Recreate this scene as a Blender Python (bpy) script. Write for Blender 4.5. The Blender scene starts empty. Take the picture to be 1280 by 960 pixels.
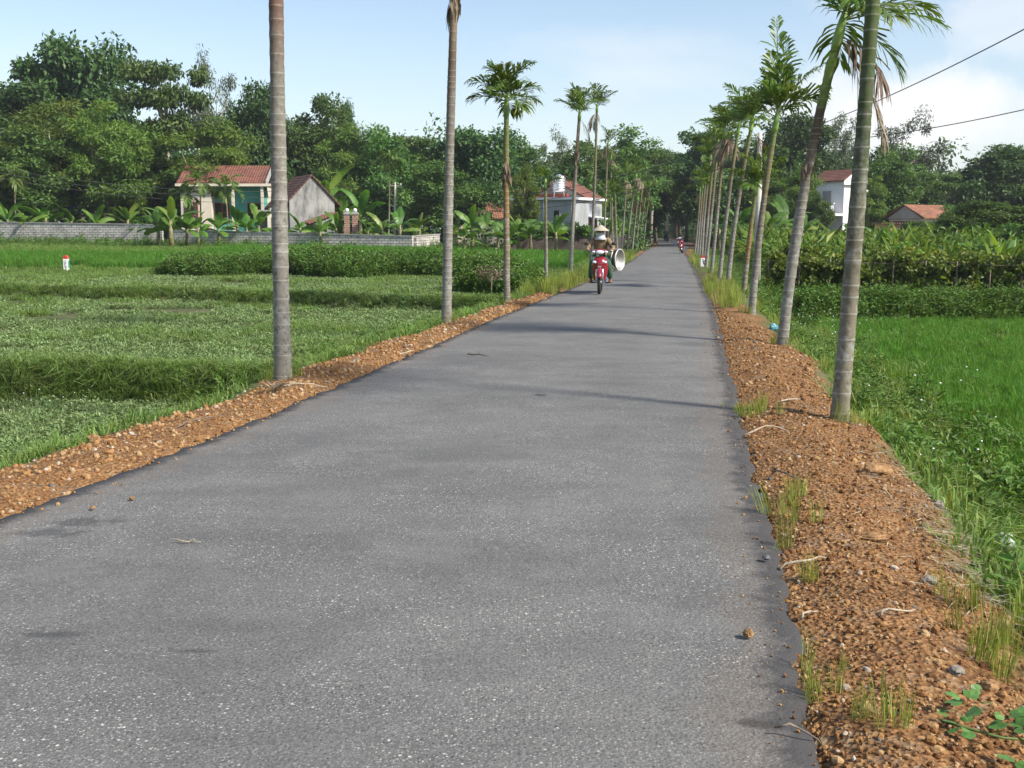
import bpy, math, random
import numpy as np
from mathutils import Vector, Matrix, Euler

PI = math.pi
R = math.radians
S = bpy.context.scene
COL = S.collection
rng = np.random.default_rng(7)
random.seed(7)

# ------------------------------------------------------------------ camera geometry
F, CX, CY, H = 1406.0, 640.0, 480.0, 1.55
PITCH = math.atan((480 - 287) / F)
cp, sp = math.cos(PITCH), math.sin(PITCH)

def ray(px, py):
    x, y = (px - CX) / F, -(py - CY) / F
    return Vector((x, cp + y * sp, -sp + y * cp))

def at(px, py, Y):
    """real point seen at a photo pixel, at distance Y down the valley"""
    d = ray(px, py)
    return Vector((0, 0, H)) + d * (Y / d.y)

def onz(px, py, z=0.0):
    d = ray(px, py)
    return Vector((0, 0, H)) + d * ((z - H) / d.z)

cam_d = bpy.data.cameras.new('camera')
cam = bpy.data.objects.new('camera', cam_d)
COL.objects.link(cam)
cam.location = (0, 0, H)
cam.rotation_euler = (PI / 2 - PITCH, 0, 0)
cam_d.sensor_width = 36
cam_d.lens = F / 1280 * 36
cam_d.clip_end = 3000
cam_d.clip_start = 0.05
S.camera = cam

# ------------------------------------------------------------------ tagging helpers
def tag(o, label=None, cat=None, group=None, kind=None):
    if label: o['label'] = label
    if cat: o['category'] = cat
    if group: o['group'] = group
    if kind: o['kind'] = kind
    return o

def empty(name, loc, rz=0.0, label=None, cat=None, group=None):
    o = bpy.data.objects.new(name, None)
    COL.objects.link(o)
    o.location = loc
    o.rotation_euler = (0, 0, rz)
    o.empty_display_size = 0.2
    return tag(o, label, cat, group)

def copy_tree(o, parent=None):
    c = o.copy()
    COL.objects.link(c)
    if parent: c.parent = parent
    for ch in list(o.children):
        copy_tree(ch, c)
    return c

def link(name, me, parent=None, col=None):
    o = bpy.data.objects.new(name, me)
    (col or COL).objects.link(o)
    if parent: o.parent = parent
    return o

# ------------------------------------------------------------------ mesh helpers
def np_mesh(name, V, Fq, mats=(), tint=None, col=None, smooth=False, extra=None):
    """V (n,3), Fq (m,k) array of k-gons"""
    V = np.asarray(V, dtype=np.float32); Fq = np.asarray(Fq, dtype=np.int32)
    me = bpy.data.meshes.new(name)
    k = Fq.shape[1]
    me.vertices.add(len(V)); me.vertices.foreach_set('co', V.ravel())
    me.loops.add(Fq.size); me.loops.foreach_set('vertex_index', Fq.ravel())
    me.polygons.add(len(Fq))
    me.polygons.foreach_set('loop_start', np.arange(0, Fq.size, k, dtype=np.int32))
    if smooth:
        me.polygons.foreach_set('use_smooth', np.ones(len(Fq), dtype=bool))
    else:
        me.polygons.foreach_set('use_smooth', np.zeros(len(Fq), dtype=bool))
    if tint is not None:
        a = me.attributes.new('tint', 'FLOAT', 'POINT'); a.data.foreach_set('value', np.asarray(tint, dtype=np.float32))
    if col is not None:
        a = me.attributes.new('paint', 'FLOAT_COLOR', 'POINT')
        c4 = np.ones((len(V), 4), dtype=np.float32); c4[:, :3] = col
        a.data.foreach_set('color', c4.ravel())
    for nm, arr in (extra or {}).items():
        a = me.attributes.new(nm, 'FLOAT', 'POINT'); a.data.foreach_set('value', np.asarray(arr, dtype=np.float32))
    me.update(calc_edges=True)
    for m in mats: me.materials.append(m)
    return me

class MB:
    """collects boxes, tubes, lathes into one mesh"""
    def __init__(self):
        self.v, self.f, self.m, self.s = [], [], [], []
    def add(self, vs, fs, mi=0, smooth=False):
        b = len(self.v)
        self.v += [tuple(p) for p in vs]
        for f in fs:
            self.f.append([b + i for i in f]); self.m.append(mi); self.s.append(smooth)
        return self
    def box(self, c, s, mi=0, M=None):
        x, y, z = c; a, b, h = s[0] / 2, s[1] / 2, s[2] / 2
        vs = [Vector((x + i * a, y + j * b, z + k * h)) for k in (-1, 1) for j in (-1, 1) for i in (-1, 1)]
        if M: vs = [M @ p for p in vs]
        return self.add(vs, [(0, 2, 3, 1), (4, 5, 7, 6), (0, 1, 5, 4), (2, 6, 7, 3), (0, 4, 6, 2), (1, 3, 7, 5)], mi)
    def hull(self, lo, hi, mi=0):
        """prism between two rings of equal count"""
        n = len(lo)
        fs = [tuple(range(n - 1, -1, -1)), tuple(range(n, 2 * n))]
        fs += [(i, (i + 1) % n, n + (i + 1) % n, n + i) for i in range(n)]
        return self.add(list(lo) + list(hi), fs, mi)
    def tube(self, pts, rad, n=8, mi=0, caps=True, smooth=True, squash=None):
        pts = [Vector(p) for p in pts]
        if not hasattr(rad, '__len__'): rad = [rad] * len(pts)
        vs = []; up = None
        for i, p in enumerate(pts):
            t = (pts[min(i + 1, len(pts) - 1)] - pts[max(i - 1, 0)]).normalized()
            if up is None:
                up = Vector((0, 0, 1)) if abs(t.z) < .9 else Vector((0, 1, 0))
            a = t.cross(up).normalized(); b = a.cross(t).normalized(); up = b
            sx, sy = squash or (1, 1)
            for k in range(n):
                th = 2 * PI * k / n
                vs.append(p + a * (math.cos(th) * rad[i] * sx) + b * (math.sin(th) * rad[i] * sy))
        fs = []
        for i in range(len(pts) - 1):
            for k in range(n):
                fs.append((i * n + k, i * n + (k + 1) % n, (i + 1) * n + (k + 1) % n, (i + 1) * n + k))
        self.add(vs, fs, mi, smooth)
        if caps:
            b = len(self.v) - len(vs)
            self.f.append([b + k for k in range(n - 1, -1, -1)]); self.m.append(mi); self.s.append(False)
            self.f.append([b + (len(pts) - 1) * n + k for k in range(n)]); self.m.append(mi); self.s.append(False)
        return self
    def lathe(self, prof, n=20, mi=0, M=None, smooth=True):
        vs = []
        for r, z in prof:
            for k in range(n):
                th = 2 * PI * k / n
                vs.append(Vector((r * math.cos(th), r * math.sin(th), z)))
        if M: vs = [M @ p for p in vs]
        fs = [(i * n + k, i * n + (k + 1) % n, (i + 1) * n + (k + 1) % n, (i + 1) * n + k)
              for i in range(len(prof) - 1) for k in range(n)]
        return self.add(vs, fs, mi, smooth)
    def ball(self, c, s, n=12, mi=0, M=None):
        c = Vector(c)
        prof = [(max(1e-4, math.sin(PI * i / n)), -math.cos(PI * i / n)) for i in range(n + 1)]
        T = Matrix.Translation(c) @ (M.to_4x4() if M else Matrix.Identity(4)) @ Matrix.Diagonal((s[0], s[1], s[2], 1))
        return self.lathe(prof, n, mi, T)
    def torus(self, c, Rr, r, axis='x', n=28, k=8, mi=0):
        vs = []
        for i in range(n):
            a = 2 * PI * i / n
            for j in range(k):
                b = 2 * PI * j / k
                q = Rr + r * math.cos(b)
                w = r * math.sin(b)
                p = (w, q * math.cos(a), q * math.sin(a)) if axis == 'x' else (q * math.cos(a), q * math.sin(a), w)
                vs.append(Vector(c) + Vector(p))
        fs = [(i * k + j, ((i + 1) % n) * k + j, ((i + 1) % n) * k + (j + 1) % k, i * k + (j + 1) % k) for i in range(n) for j in range(k)]
        return self.add(vs, fs, mi, True)
    def mesh(self, name, mats):
        me = bpy.data.meshes.new(name)
        me.from_pydata(self.v, [], self.f)
        me.polygons.foreach_set('material_index', self.m)
        me.polygons.foreach_set('use_smooth', self.s)
        for m in (mats if isinstance(mats, (list, tuple)) else [mats]): me.materials.append(m)
        me.update()
        return me
    def build(self, name, mats, parent=None):
        return link(name, self.mesh(name, mats), parent)

def bevel(o, w=0.01, seg=2):
    m = o.modifiers.new('bevel', 'BEVEL'); m.width = w; m.segments = seg; m.limit_method = 'ANGLE'
    return o
def subsurf(o, lv=2):
    m = o.modifiers.new('subdivision', 'SUBSURF'); m.levels = lv; m.render_levels = lv
    return o

# ------------------------------------------------------------------ material helpers
def new_mat(name):
    m = bpy.data.materials.new(name); m.use_nodes = True
    nt = m.node_tree
    return m, nt, nt.nodes['Principled BSDF'], nt.nodes['Material Output']

def nd(nt, typ, **kw):
    n = nt.nodes.new(typ)
    for k, v in kw.items(): setattr(n, k, v)
    return n

def ramp(nt, fac, stops):
    r = nd(nt, 'ShaderNodeValToRGB')
    e = r.color_ramp.elements
    while len(e) < len(stops): e.new(0.5)
    for i, (p, c) in enumerate(stops):
        e[i].position = p
        e[i].color = (c, c, c, 1) if not hasattr(c, '__len__') else (c[0], c[1], c[2], 1)
    nt.links.new(fac, r.inputs[0])
    return r.outputs[0]

def noise(nt, vec, scale, detail=4, rough=.55):
    n = nd(nt, 'ShaderNodeTexNoise'); n.inputs['Scale'].default_value = scale
    n.inputs['Detail'].default_value = detail; n.inputs['Roughness'].default_value = rough
    nt.links.new(vec, n.inputs['Vector'])
    return n.outputs['Fac']

def objco(nt):
    return nd(nt, 'ShaderNodeTexCoord').outputs['Object']

def mix(nt, a, b, fac, mode='MIX'):
    n = nd(nt, 'ShaderNodeMix', data_type='RGBA', blend_type=mode)
    for sock, val in ((n.inputs[0], fac), (n.inputs[6], a), (n.inputs[7], b)):
        if hasattr(val, 'is_output'): nt.links.new(val, sock)
        elif hasattr(val, '__len__'): sock.default_value = (val[0], val[1], val[2], 1)
        else: sock.default_value = val
    return n.outputs[2]

def bump(nt, h, strength=.3, dist=.01):
    b = nd(nt, 'ShaderNodeBump'); b.inputs['Strength'].default_value = strength; b.inputs['Distance'].default_value = dist
    nt.links.new(h, b.inputs['Height'])
    return b.outputs[0]

def plain(name, c, rough=.6, metal=0.0, var=.15, scale=12, spec=.4, coat=0.0, bstr=0.0):
    m, nt, p, o = new_mat(name)
    f = noise(nt, objco(nt), scale)
    lo = [x * (1 - var) for x in c]; hi = [min(1, x * (1 + var)) for x in c]
    nt.links.new(ramp(nt, f, [(.3, lo), (.7, hi)]), p.inputs['Base Color'])
    p.inputs['Roughness'].default_value = rough; p.inputs['Metallic'].default_value = metal
    p.inputs['Specular IOR Level'].default_value = spec; p.inputs['Coat Weight'].default_value = coat
    if bstr: nt.links.new(bump(nt, f, bstr, .02), p.inputs['Normal'])
    return m

def leaf_mat(name, stops, transl=.3, rough=.5, obvar=.25, spec=.35):
    m, nt, p, o = new_mat(name)
    a = nd(nt, 'ShaderNodeAttribute', attribute_name='tint')
    c = ramp(nt, a.outputs['Fac'], stops)
    oi = nd(nt, 'ShaderNodeObjectInfo')
    hs = nd(nt, 'ShaderNodeHueSaturation')
    mr = nd(nt, 'ShaderNodeMapRange'); mr.inputs['To Min'].default_value = 1 - obvar; mr.inputs['To Max'].default_value = 1 + obvar
    nt.links.new(oi.outputs['Random'], mr.inputs['Value'])
    nt.links.new(mr.outputs[0], hs.inputs['Value'])
    mh = nd(nt, 'ShaderNodeMapRange'); mh.inputs['To Min'].default_value = .485; mh.inputs['To Max'].default_value = .515
    nt.links.new(oi.outputs['Random'], mh.inputs['Value']); nt.links.new(mh.outputs[0], hs.inputs['Hue'])
    nt.links.new(c, hs.inputs['Color'])
    nt.links.new(hs.outputs[0], p.inputs['Base Color'])
    p.inputs['Roughness'].default_value = rough; p.inputs['Specular IOR Level'].default_value = spec
    t = nd(nt, 'ShaderNodeBsdfTranslucent')
    lt = mix(nt, hs.outputs[0], (1.0, 1.0, .35), 1.0, 'MULTIPLY')
    nt.links.new(lt, t.inputs['Color'])
    ms = nd(nt, 'ShaderNodeMixShader'); ms.inputs[0].default_value = transl
    nt.links.new(p.outputs[0], ms.inputs[1]); nt.links.new(t.outputs[0], ms.inputs[2])
    nt.links.new(ms.outputs[0], o.inputs['Surface'])
    return m

# ------------------------------------------------------------------ materials
M = {}
M['dense'] = leaf_mat('leaf_dense', [(0, (.045, .095, .02)), (.5, (.085, .17, .036)), (1, (.17, .26, .065))], .4)
M['dark'] = leaf_mat('leaf_dark', [(0, (.034, .074, .022)), (.6, (.066, .132, .036)), (1, (.13, .20, .06))], .36)
M['feather'] = leaf_mat('leaf_feathery', [(0, (.06, .115, .018)), (.6, (.13, .205, .034)), (1, (.25, .28, .06))], .45)
M['wispy'] = leaf_mat('leaf_greygreen', [(0, (.06, .085, .05)), (.6, (.12, .155, .09)), (1, (.2, .23, .15))], .3)
M['banana'] = leaf_mat('leaf_banana', [(0, (.045, .11, .015)), (.6, (.10, .21, .03)), (1, (.22, .30, .06))], .4, .4, .15)
M['garden'] = leaf_mat('leaf_garden', [(0, (.09, .155, .028)), (.6, (.185, .265, .05)), (1, (.38, .39, .11))], .45, .5, .3)
M['palm'] = leaf_mat('leaf_palm', [(0, (.055, .105, .02)), (.6, (.115, .19, .034)), (1, (.26, .29, .08))], .42, .4, .2)
M['drypalm'] = leaf_mat('leaf_dry', [(0, (.10, .075, .055)), (.6, (.2, .155, .115)), (1, (.32, .27, .2))], .15, .8, .15, .1)
M['grass'] = leaf_mat('grass_blade', [(0, (.095, .16, .042)), (.6, (.175, .275, .07)), (1, (.32, .375, .14))], .42, .6, .25, spec=.15)
M['crop'] = leaf_mat('leaf_crop', [(0, (.11, .17, .07)), (.6, (.19, .275, .11)), (1, (.32, .385, .19))], .3, .6, .25, spec=.15)
M['rice'] = leaf_mat('leaf_rice', [(0, (.055, .14, .018)), (.6, (.095, .235, .03)), (1, (.18, .31, .06))], .4, .6, .15, spec=.15)
M['yellowgrass'] = leaf_mat('grass_yellow', [(0, (.12, .17, .03)), (.6, (.24, .29, .05)), (1, (.38, .38, .12))], .35, .7, .2)
M['weed'] = leaf_mat('leaf_weed', [(0, (.055, .11, .025)), (.6, (.105, .19, .042)), (1, (.22, .29, .085))], .32, .5, .25, spec=.15)
M['petal'] = plain('petal_white', (.8, .8, .76), .6)
M['straw'] = plain('straw', (.33, .28, .2), .8, 0, .3, 30)
M['bark'] = plain('bark_grey', (.16, .135, .105), .9, 0, .4, 6, .2, 0, .5)
M['barkpale'] = plain('bark_pale', (.30, .27, .22), .9, 0, .35, 6, .2, 0, .5)
M['bananastem'] = plain('stem_banana', (.17, .15, .07), .6, 0, .5, 7)
M['flowerstalk'] = plain('stalk_green', (.10, .15, .04), .7)

def palm_trunk_mat():
    m, nt, p, o = new_mat('palm_trunk')
    a = nd(nt, 'ShaderNodeAttribute', attribute_name='paint')
    ph = nd(nt, 'ShaderNodeAttribute', attribute_name='ring')
    co = objco(nt)
    n1 = noise(nt, co, 9, 6, .65)
    n2 = noise(nt, co, 38, 4, .6)
    ag = ramp(nt, nd(nt, 'ShaderNodeAttribute', attribute_name='age').outputs['Fac'], [(.25, .12), (.7, 1)])
    def times(x, y):
        k = nd(nt, 'ShaderNodeMath', operation='MULTIPLY'); nt.links.new(x, k.inputs[0]); nt.links.new(y, k.inputs[1]); return k.outputs[0]
    c = mix(nt, a.outputs['Color'], (.25, .25, .23), times(ag, ramp(nt, n1, [(.47, 0), (.62, .75)])))
    c = mix(nt, c, (.07, .06, .045), ramp(nt, noise(nt, co, 17, 6, .7), [(.5, 0), (.66, .85)]))
    c = mix(nt, c, (1.25, 1.25, 1.25), n2, 'MULTIPLY')
    rw = nd(nt, 'ShaderNodeMath', operation='ADD')          # uneven scar lines
    nt.links.new(ph.outputs['Fac'], rw.inputs[0])
    sub = nd(nt, 'ShaderNodeMath', operation='MULTIPLY_ADD'); sub.inputs[1].default_value = .3; sub.inputs[2].default_value = -.15
    nt.links.new(n2, sub.inputs[0]); nt.links.new(sub.outputs[0], rw.inputs[1])
    c = mix(nt, c, (.36, .35, .31), times(ramp(nt, nd(nt, 'ShaderNodeAttribute', attribute_name='age').outputs['Fac'], [(.1, .45), (.6, 1)]), ramp(nt, rw.outputs[0], [(.80, 0), (.97, .62)])))
    nt.links.new(c, p.inputs['Base Color'])
    p.inputs['Roughness'].default_value = .75; p.inputs['Specular IOR Level'].default_value = .25
    nt.links.new(bump(nt, n2, .35, .008), p.inputs['Normal'])
    return m
M['palmtrunk'] = palm_trunk_mat()

def shaft_mat():
    m, nt, p, o = new_mat('palm_crownshaft')
    co = objco(nt)
    n1 = noise(nt, co, 5, 4)
    nt.links.new(ramp(nt, n1, [(.35, (.10, .19, .03)), (.6, (.19, .30, .05)), (.75, (.30, .33, .10))]), p.inputs['Base Color'])
    p.inputs['Roughness'].default_value = .4
    return m
M['shaft'] = shaft_mat()

def road_mat():
    m, nt, p, o = new_mat('asphalt')
    co = objco(nt)
    ed = nd(nt, 'ShaderNodeAttribute', attribute_name='edge').outputs['Fac']
    big = noise(nt, co, .42, 6, .62)
    mpm = nd(nt, 'ShaderNodeMapping'); mpm.inputs['Scale'].default_value = (.7, 2.2, 1); mpm.inputs['Rotation'].default_value = (0, 0, -.25); nt.links.new(co, mpm.inputs['Vector'])
    mid = noise(nt, mpm.outputs[0], 1.4, 7, .65)
    fine = noise(nt, co, 75, 4, .75)
    base = ramp(nt, big, [(.3, (.082, .0815, .081)), (.5, (.108, .107, .1045)), (.72, (.134, .132, .127))])
    base = mix(nt, base, ramp(nt, mid, [(.3, .84), (.7, 1.14)]), .8, 'MULTIPLY')
    base = mix(nt, base, ramp(nt, fine, [(.3, .45), (.7, 1.5)]), .9, 'MULTIPLY')
    # pale stone chips showing where the binder has worn
    def chips(scale, lo, hi, colr, base, gate=None):
        v = nd(nt, 'ShaderNodeTexVoronoi'); v.inputs['Scale'].default_value = scale
        nt.links.new(co, v.inputs['Vector'])
        sep = nd(nt, 'ShaderNodeSeparateColor'); nt.links.new(v.outputs['Color'], sep.inputs[0])
        sel = ramp(nt, sep.outputs[0], [(lo, 0), (hi, 1)])
        shp = ramp(nt, v.outputs['Distance'], [(.25, 1), (.45, 0)])
        f = nd(nt, 'ShaderNodeMath', operation='MULTIPLY'); nt.links.new(sel, f.inputs[0]); nt.links.new(shp, f.inputs[1])
        fo = f.outputs[0]
        if gate is not None:
            g = nd(nt, 'ShaderNodeMath', operation='MULTIPLY'); nt.links.new(fo, g.inputs[0]); nt.links.new(gate, g.inputs[1]); fo = g.outputs[0]
        return mix(nt, base, colr, fo)
    worn = ramp(nt, noise(nt, co, 1.1, 6, .62), [(.40, .25), (.60, 1)])
    base = mix(nt, base, (.19, .188, .183), ramp(nt, noise(nt, co, 1.3, 8, .72), [(.5, 0), (.78, .55)]))
    base = chips(190, .5, .8, (.27, .265, .25), base, worn)
    base = chips(105, .74, .84, (.36, .35, .33), base, worn)
    base = chips(70, .94, .955, (.47, .46, .43), base, worn)
    base = chips(80, .90, .94, (.045, .045, .048), base)
    # tar stains, then dark spots, one of them a painted-in palm shadow
    st = ramp(nt, noise(nt, co, .9, 6, .7), [(.66, 0), (.76, .7)])
    base = mix(nt, base, (.035, .035, .038), st)
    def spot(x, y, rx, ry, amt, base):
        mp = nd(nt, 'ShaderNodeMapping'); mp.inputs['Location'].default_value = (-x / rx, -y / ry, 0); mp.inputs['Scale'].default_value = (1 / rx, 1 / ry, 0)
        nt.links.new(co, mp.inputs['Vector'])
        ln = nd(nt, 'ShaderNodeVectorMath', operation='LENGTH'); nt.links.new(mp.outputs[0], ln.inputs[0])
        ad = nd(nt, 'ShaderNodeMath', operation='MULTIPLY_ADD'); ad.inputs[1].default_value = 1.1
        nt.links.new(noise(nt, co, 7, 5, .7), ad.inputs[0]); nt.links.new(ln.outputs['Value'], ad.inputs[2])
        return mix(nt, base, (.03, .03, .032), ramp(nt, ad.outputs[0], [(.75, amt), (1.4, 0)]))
    for px, py, rx, ry, amt in ((955, 906, .3, .10, .9), (675, 497, .16, .18, .75), (60, 668, .5, .25, .6), (60, 800, .3, .1, .6), (250, 822, .25, .06, .5), (110, 655, .5, .25, .6), (1010, 940, .2, .06, .4)):  # second spot is a palm shadow put into the colour; first just a dark patch
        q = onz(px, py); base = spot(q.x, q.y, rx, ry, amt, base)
    # laterite dust tracked in from the verges
    da = nd(nt, 'ShaderNodeMath', operation='MULTIPLY_ADD'); da.inputs[1].default_value = -.5; nt.links.new(noise(nt, co, 1.6, 6, .65), da.inputs[0]); nt.links.new(ed, da.inputs[2])
    base = mix(nt, base, (.16, .11, .07), ramp(nt, da.outputs[0], [(.0, .16), (.1, 0)]))
    # soft dark fresh tar along the edge
    ea = nd(nt, 'ShaderNodeMath', operation='MULTIPLY_ADD'); ea.inputs[1].default_value = .28
    nt.links.new(noise(nt, co, 9, 6, .7), ea.inputs[0]); nt.links.new(ed, ea.inputs[2])
    base = mix(nt, base, (.04, .039, .04), ramp(nt, ea.outputs[0], [(.20, .92), (.29, 0)]))
    nt.links.new(base, p.inputs['Base Color'])
    p.inputs['Roughness'].default_value = .82; p.inputs['Specular IOR Level'].default_value = .35
    v = nd(nt, 'ShaderNodeTexVoronoi'); v.inputs['Scale'].default_value = 75; nt.links.new(co, v.inputs['Vector'])
    nt.links.new(bump(nt, v.outputs['Distance'], .5, .006), p.inputs['Normal'])
    return m
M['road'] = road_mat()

def ground_mat():
    m, nt, p, o = new_mat('earth')
    co = objco(nt)
    a = nd(nt, 'ShaderNodeAttribute', attribute_name='paint')
    g = nd(nt, 'ShaderNodeAttribute', attribute_name='gravelly').outputs['Fac']
    c = mix(nt, a.outputs['Color'], ramp(nt, noise(nt, co, 1.7, 6, .65), [(.3, .6), (.7, 1.4)]), .8, 'MULTIPLY')
    c = mix(nt, c, ramp(nt, noise(nt, co, 22, 5, .7), [(.3, .55), (.7, 1.45)]), .8, 'MULTIPLY')
    v = nd(nt, 'ShaderNodeTexVoronoi'); v.inputs['Scale'].default_value = 42; nt.links.new(co, v.inputs['Vector'])
    v2 = nd(nt, 'ShaderNodeTexVoronoi'); v2.inputs['Scale'].default_value = 95; nt.links.new(co, v2.inputs['Vector'])
    sep = nd(nt, 'ShaderNodeSeparateColor'); nt.links.new(v.outputs['Color'], sep.inputs[0])
    sep2 = nd(nt, 'ShaderNodeSeparateColor'); nt.links.new(v2.outputs['Color'], sep2.inputs[0])
    peb = ramp(nt, sep.outputs[0], [(0, (.115, .054, .024)), (.4, (.195, .098, .04)), (.8, (.27, .15, .065)), (.93, (.31, .21, .11)), (1, (.14, .11, .09))])
    peb2 = ramp(nt, sep2.outputs[0], [(0, (.10, .046, .021)), (.5, (.185, .092, .037)), (1, (.28, .16, .072))])
    peb = mix(nt, peb, peb2, ramp(nt, noise(nt, co, 5, 4), [(.4, 0), (.6, 1)]))
    peb = mix(nt, peb, ramp(nt, noise(nt, co, 2.5, 5, .7), [(.3, .65), (.7, 1.3)]), .9, 'MULTIPLY')
    peb = mix(nt, peb, (.19, .16, .12), ramp(nt, noise(nt, co, 3.4, 6, .7), [(.56, 0), (.72, .7)]))
    peb = mix(nt, peb, (.07, .045, .035), ramp(nt, noise(nt, co, 4.6, 6, .7), [(.6, 0), (.72, .6)]))
    c = mix(nt, c, peb, g)
    nt.links.new(c, p.inputs['Base Color'])
    p.inputs['Roughness'].default_value = .95; p.inputs['Specular IOR Level'].default_value = .15
    hh = nd(nt, 'ShaderNodeMath', operation='ADD')
    nt.links.new(v.outputs['Distance'], hh.inputs[0]); nt.links.new(noise(nt, co, 30, 4), hh.inputs[1])
    nt.links.new(bump(nt, hh.outputs[0], .8, .02), p.inputs['Normal'])
    return m
M['earth'] = ground_mat()

def brick_mat(name, c1, c2, mortar, sx, bw=.22, rh=.075, ms=.012, dirt=.5):
    m, nt, p, o = new_mat(name)
    co = objco(nt)
    mp = nd(nt, 'ShaderNodeMapping'); mp.inputs['Rotation'].default_value = (PI / 2, 0, 0) if sx == 'x' else (PI / 2, 0, PI / 2)
    sepv = nd(nt, 'ShaderNodeSeparateXYZ'); nt.links.new(co, sepv.inputs[0])
    cmb = nd(nt, 'ShaderNodeCombineXYZ')
    nt.links.new(sepv.outputs['X' if sx == 'x' else 'Y'], cmb.inputs[0]); nt.links.new(sepv.outputs['Z'], cmb.inputs[1])
    b = nd(nt, 'ShaderNodeTexBrick'); nt.links.new(cmb.outputs[0], b.inputs['Vector'])
    b.inputs['Scale'].default_value = 1; b.inputs['Brick Width'].default_value = bw; b.inputs['Row Height'].default_value = rh; b.inputs['Mortar Size'].default_value = ms
    b.inputs['Color1'].default_value = (*c1, 1); b.inputs['Color2'].default_value = (*c2, 1); b.inputs['Mortar'].default_value = (*mortar, 1)
    c = mix(nt, b.outputs['Color'], ramp(nt, noise(nt, co, 1.6, 6, .7), [(.35, 1 - dirt), (.65, 1.15)]), .9, 'MULTIPLY')
    nt.links.new(c, p.inputs['Base Color']); p.inputs['Roughness'].default_value = .9
    nt.links.new(bump(nt, b.outputs['Fac'], -.4, .02), p.inputs['Normal'])
    return m
M['wallbrick'] = brick_mat('grey_block', (.60, .57, .53), (.47, .45, .42), (.22, .2, .18), 'x', .42, .17, .022)
M['wallbricky'] = brick_mat('grey_block_return', (.40, .38, .34), (.30, .28, .26), (.15, .14, .12), 'y', .42, .17, .022)
M['redbrick'] = brick_mat('red_brick', (.33, .11, .06), (.24, .08, .045), (.32, .28, .24), 'x', .24, .14, .025)
M['darkbrick'] = brick_mat('old_dark_brick', (.09, .055, .045), (.06, .045, .04), (.04, .035, .03), 'x', .24, .1, .02)

def tile_mat(name, c1, c2):
    m, nt, p, o = new_mat(name)
    co = objco(nt)
    w = nd(nt, 'ShaderNodeTexWave', wave_type='BANDS', bands_direction='X'); w.inputs['Scale'].default_value = 1.6; w.inputs['Distortion'].default_value = .4
    w2 = nd(nt, 'ShaderNodeTexWave', wave_type='BANDS', bands_direction='Y'); w2.inputs['Scale'].default_value = 1.2; w2.inputs['Distortion'].default_value = .6
    nt.links.new(co, w.inputs['Vector']); nt.links.new(co, w2.inputs['Vector'])
    v = nd(nt, 'ShaderNodeTexVoronoi'); v.inputs['Scale'].default_value = 3.6; nt.links.new(co, v.inputs['Vector'])
    sep = nd(nt, 'ShaderNodeSeparateColor'); nt.links.new(v.outputs['Color'], sep.inputs[0])
    c = ramp(nt, sep.outputs[0], [(0, c1), (1, c2)])
    c = mix(nt, c, ramp(nt, noise(nt, co, .9, 6, .7), [(.35, .55), (.65, 1.15)]), .9, 'MULTIPLY')
    ad = nd(nt, 'ShaderNodeMath', operation='ADD'); nt.links.new(w.outputs['Fac'], ad.inputs[0]); nt.links.new(w2.outputs['Fac'], ad.inputs[1])
    c = mix(nt, c, ramp(nt, w2.outputs['Fac'], [(.1, .7), (.4, 1)]), .8, 'MULTIPLY')
    nt.links.new(c, p.inputs['Base Color']); p.inputs['Roughness'].default_value = .85
    nt.links.new(bump(nt, ad.outputs[0], .7, .05), p.inputs['Normal'])
    return m
M['tile'] = tile_mat('red_tile', (.15, .052, .034), (.22, .085, .055))
M['tileorange'] = tile_mat('orange_tile', (.22, .088, .048), (.30, .13, .075))
M['tileold'] = tile_mat('old_tile', (.09, .042, .033), (.15, .06, .042))

def plaster(name, c, stain=(.08, .08, .075), amt=.3, sc=.8):
    m, nt, p, o = new_mat(name)
    co = objco(nt)
    mp = nd(nt, 'ShaderNodeMapping'); mp.inputs['Scale'].default_value = (1, 1, .35); nt.links.new(co, mp.inputs['Vector'])
    f = noise(nt, mp.outputs[0], sc, 7, .68)
    cc = mix(nt, c, stain, ramp(nt, f, [(.42, 0), (.66, amt)]))
    cc = mix(nt, cc, ramp(nt, noise(nt, co, 9, 4), [(.3, .85), (.7, 1.1)]), .8, 'MULTIPLY')
    nt.links.new(cc, p.inputs['Base Color']); p.inputs['Roughness'].default_value = .88; p.inputs['Specular IOR Level'].default_value = .2
    return m
M['cream'] = plaster('cream_plaster', (.58, .53, .43))
M['teal'] = plaster('teal_plaster', (.10, .40, .33), (.05, .2, .17), .3)
M['oldgrey'] = plaster('old_grey_plaster', (.31, .305, .29), (.05, .06, .055), .95, 1.5)
M['palegrey'] = plaster('pale_grey_plaster', (.36, .38, .40), (.16, .16, .16), .6)
M['white'] = plaster('white_plaster', (.74, .73, .73), (.4, .4, .4), .2)
M['concrete'] = plaster('pole_concrete', (.48, .46, .43), (.25, .23, .2), .4, 1.5)
M['cement'] = plaster('cement', (.34, .33, .31), (.15, .14, .13), .5)
M['redwood'] = plain('red_painted_wood', (.26, .045, .03), .5)
M['greendoor'] = plain('green_painted_door', (.05, .25, .19), .5)
M['darkvoid'] = plain('dark_interior', (.012, .012, .012), .7)
M['glass'] = plain('window_glass', (.03, .04, .045), .08, 0, .1, 4, .6)
M['steel'] = plain('stainless_steel', (.8, .81, .82), .42, 1.0, .05)
M['alu'] = plain('aluminium', (.40, .39, .36), .45, .8, .12, 8)
M['alurim'] = plain('aluminium_rim', (.56, .56, .53), .35, .4, .05)
M['blue_tarp'] = plain('blue_tarp', (.03, .11, .5), .5)
M['redpaint'] = plain('red_bike_paint', (.20, .008, .018), .22, 0, .05, 4, .6, .6)
M['blackplastic'] = plain('black_plastic', (.018, .018, .02), .45)
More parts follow.
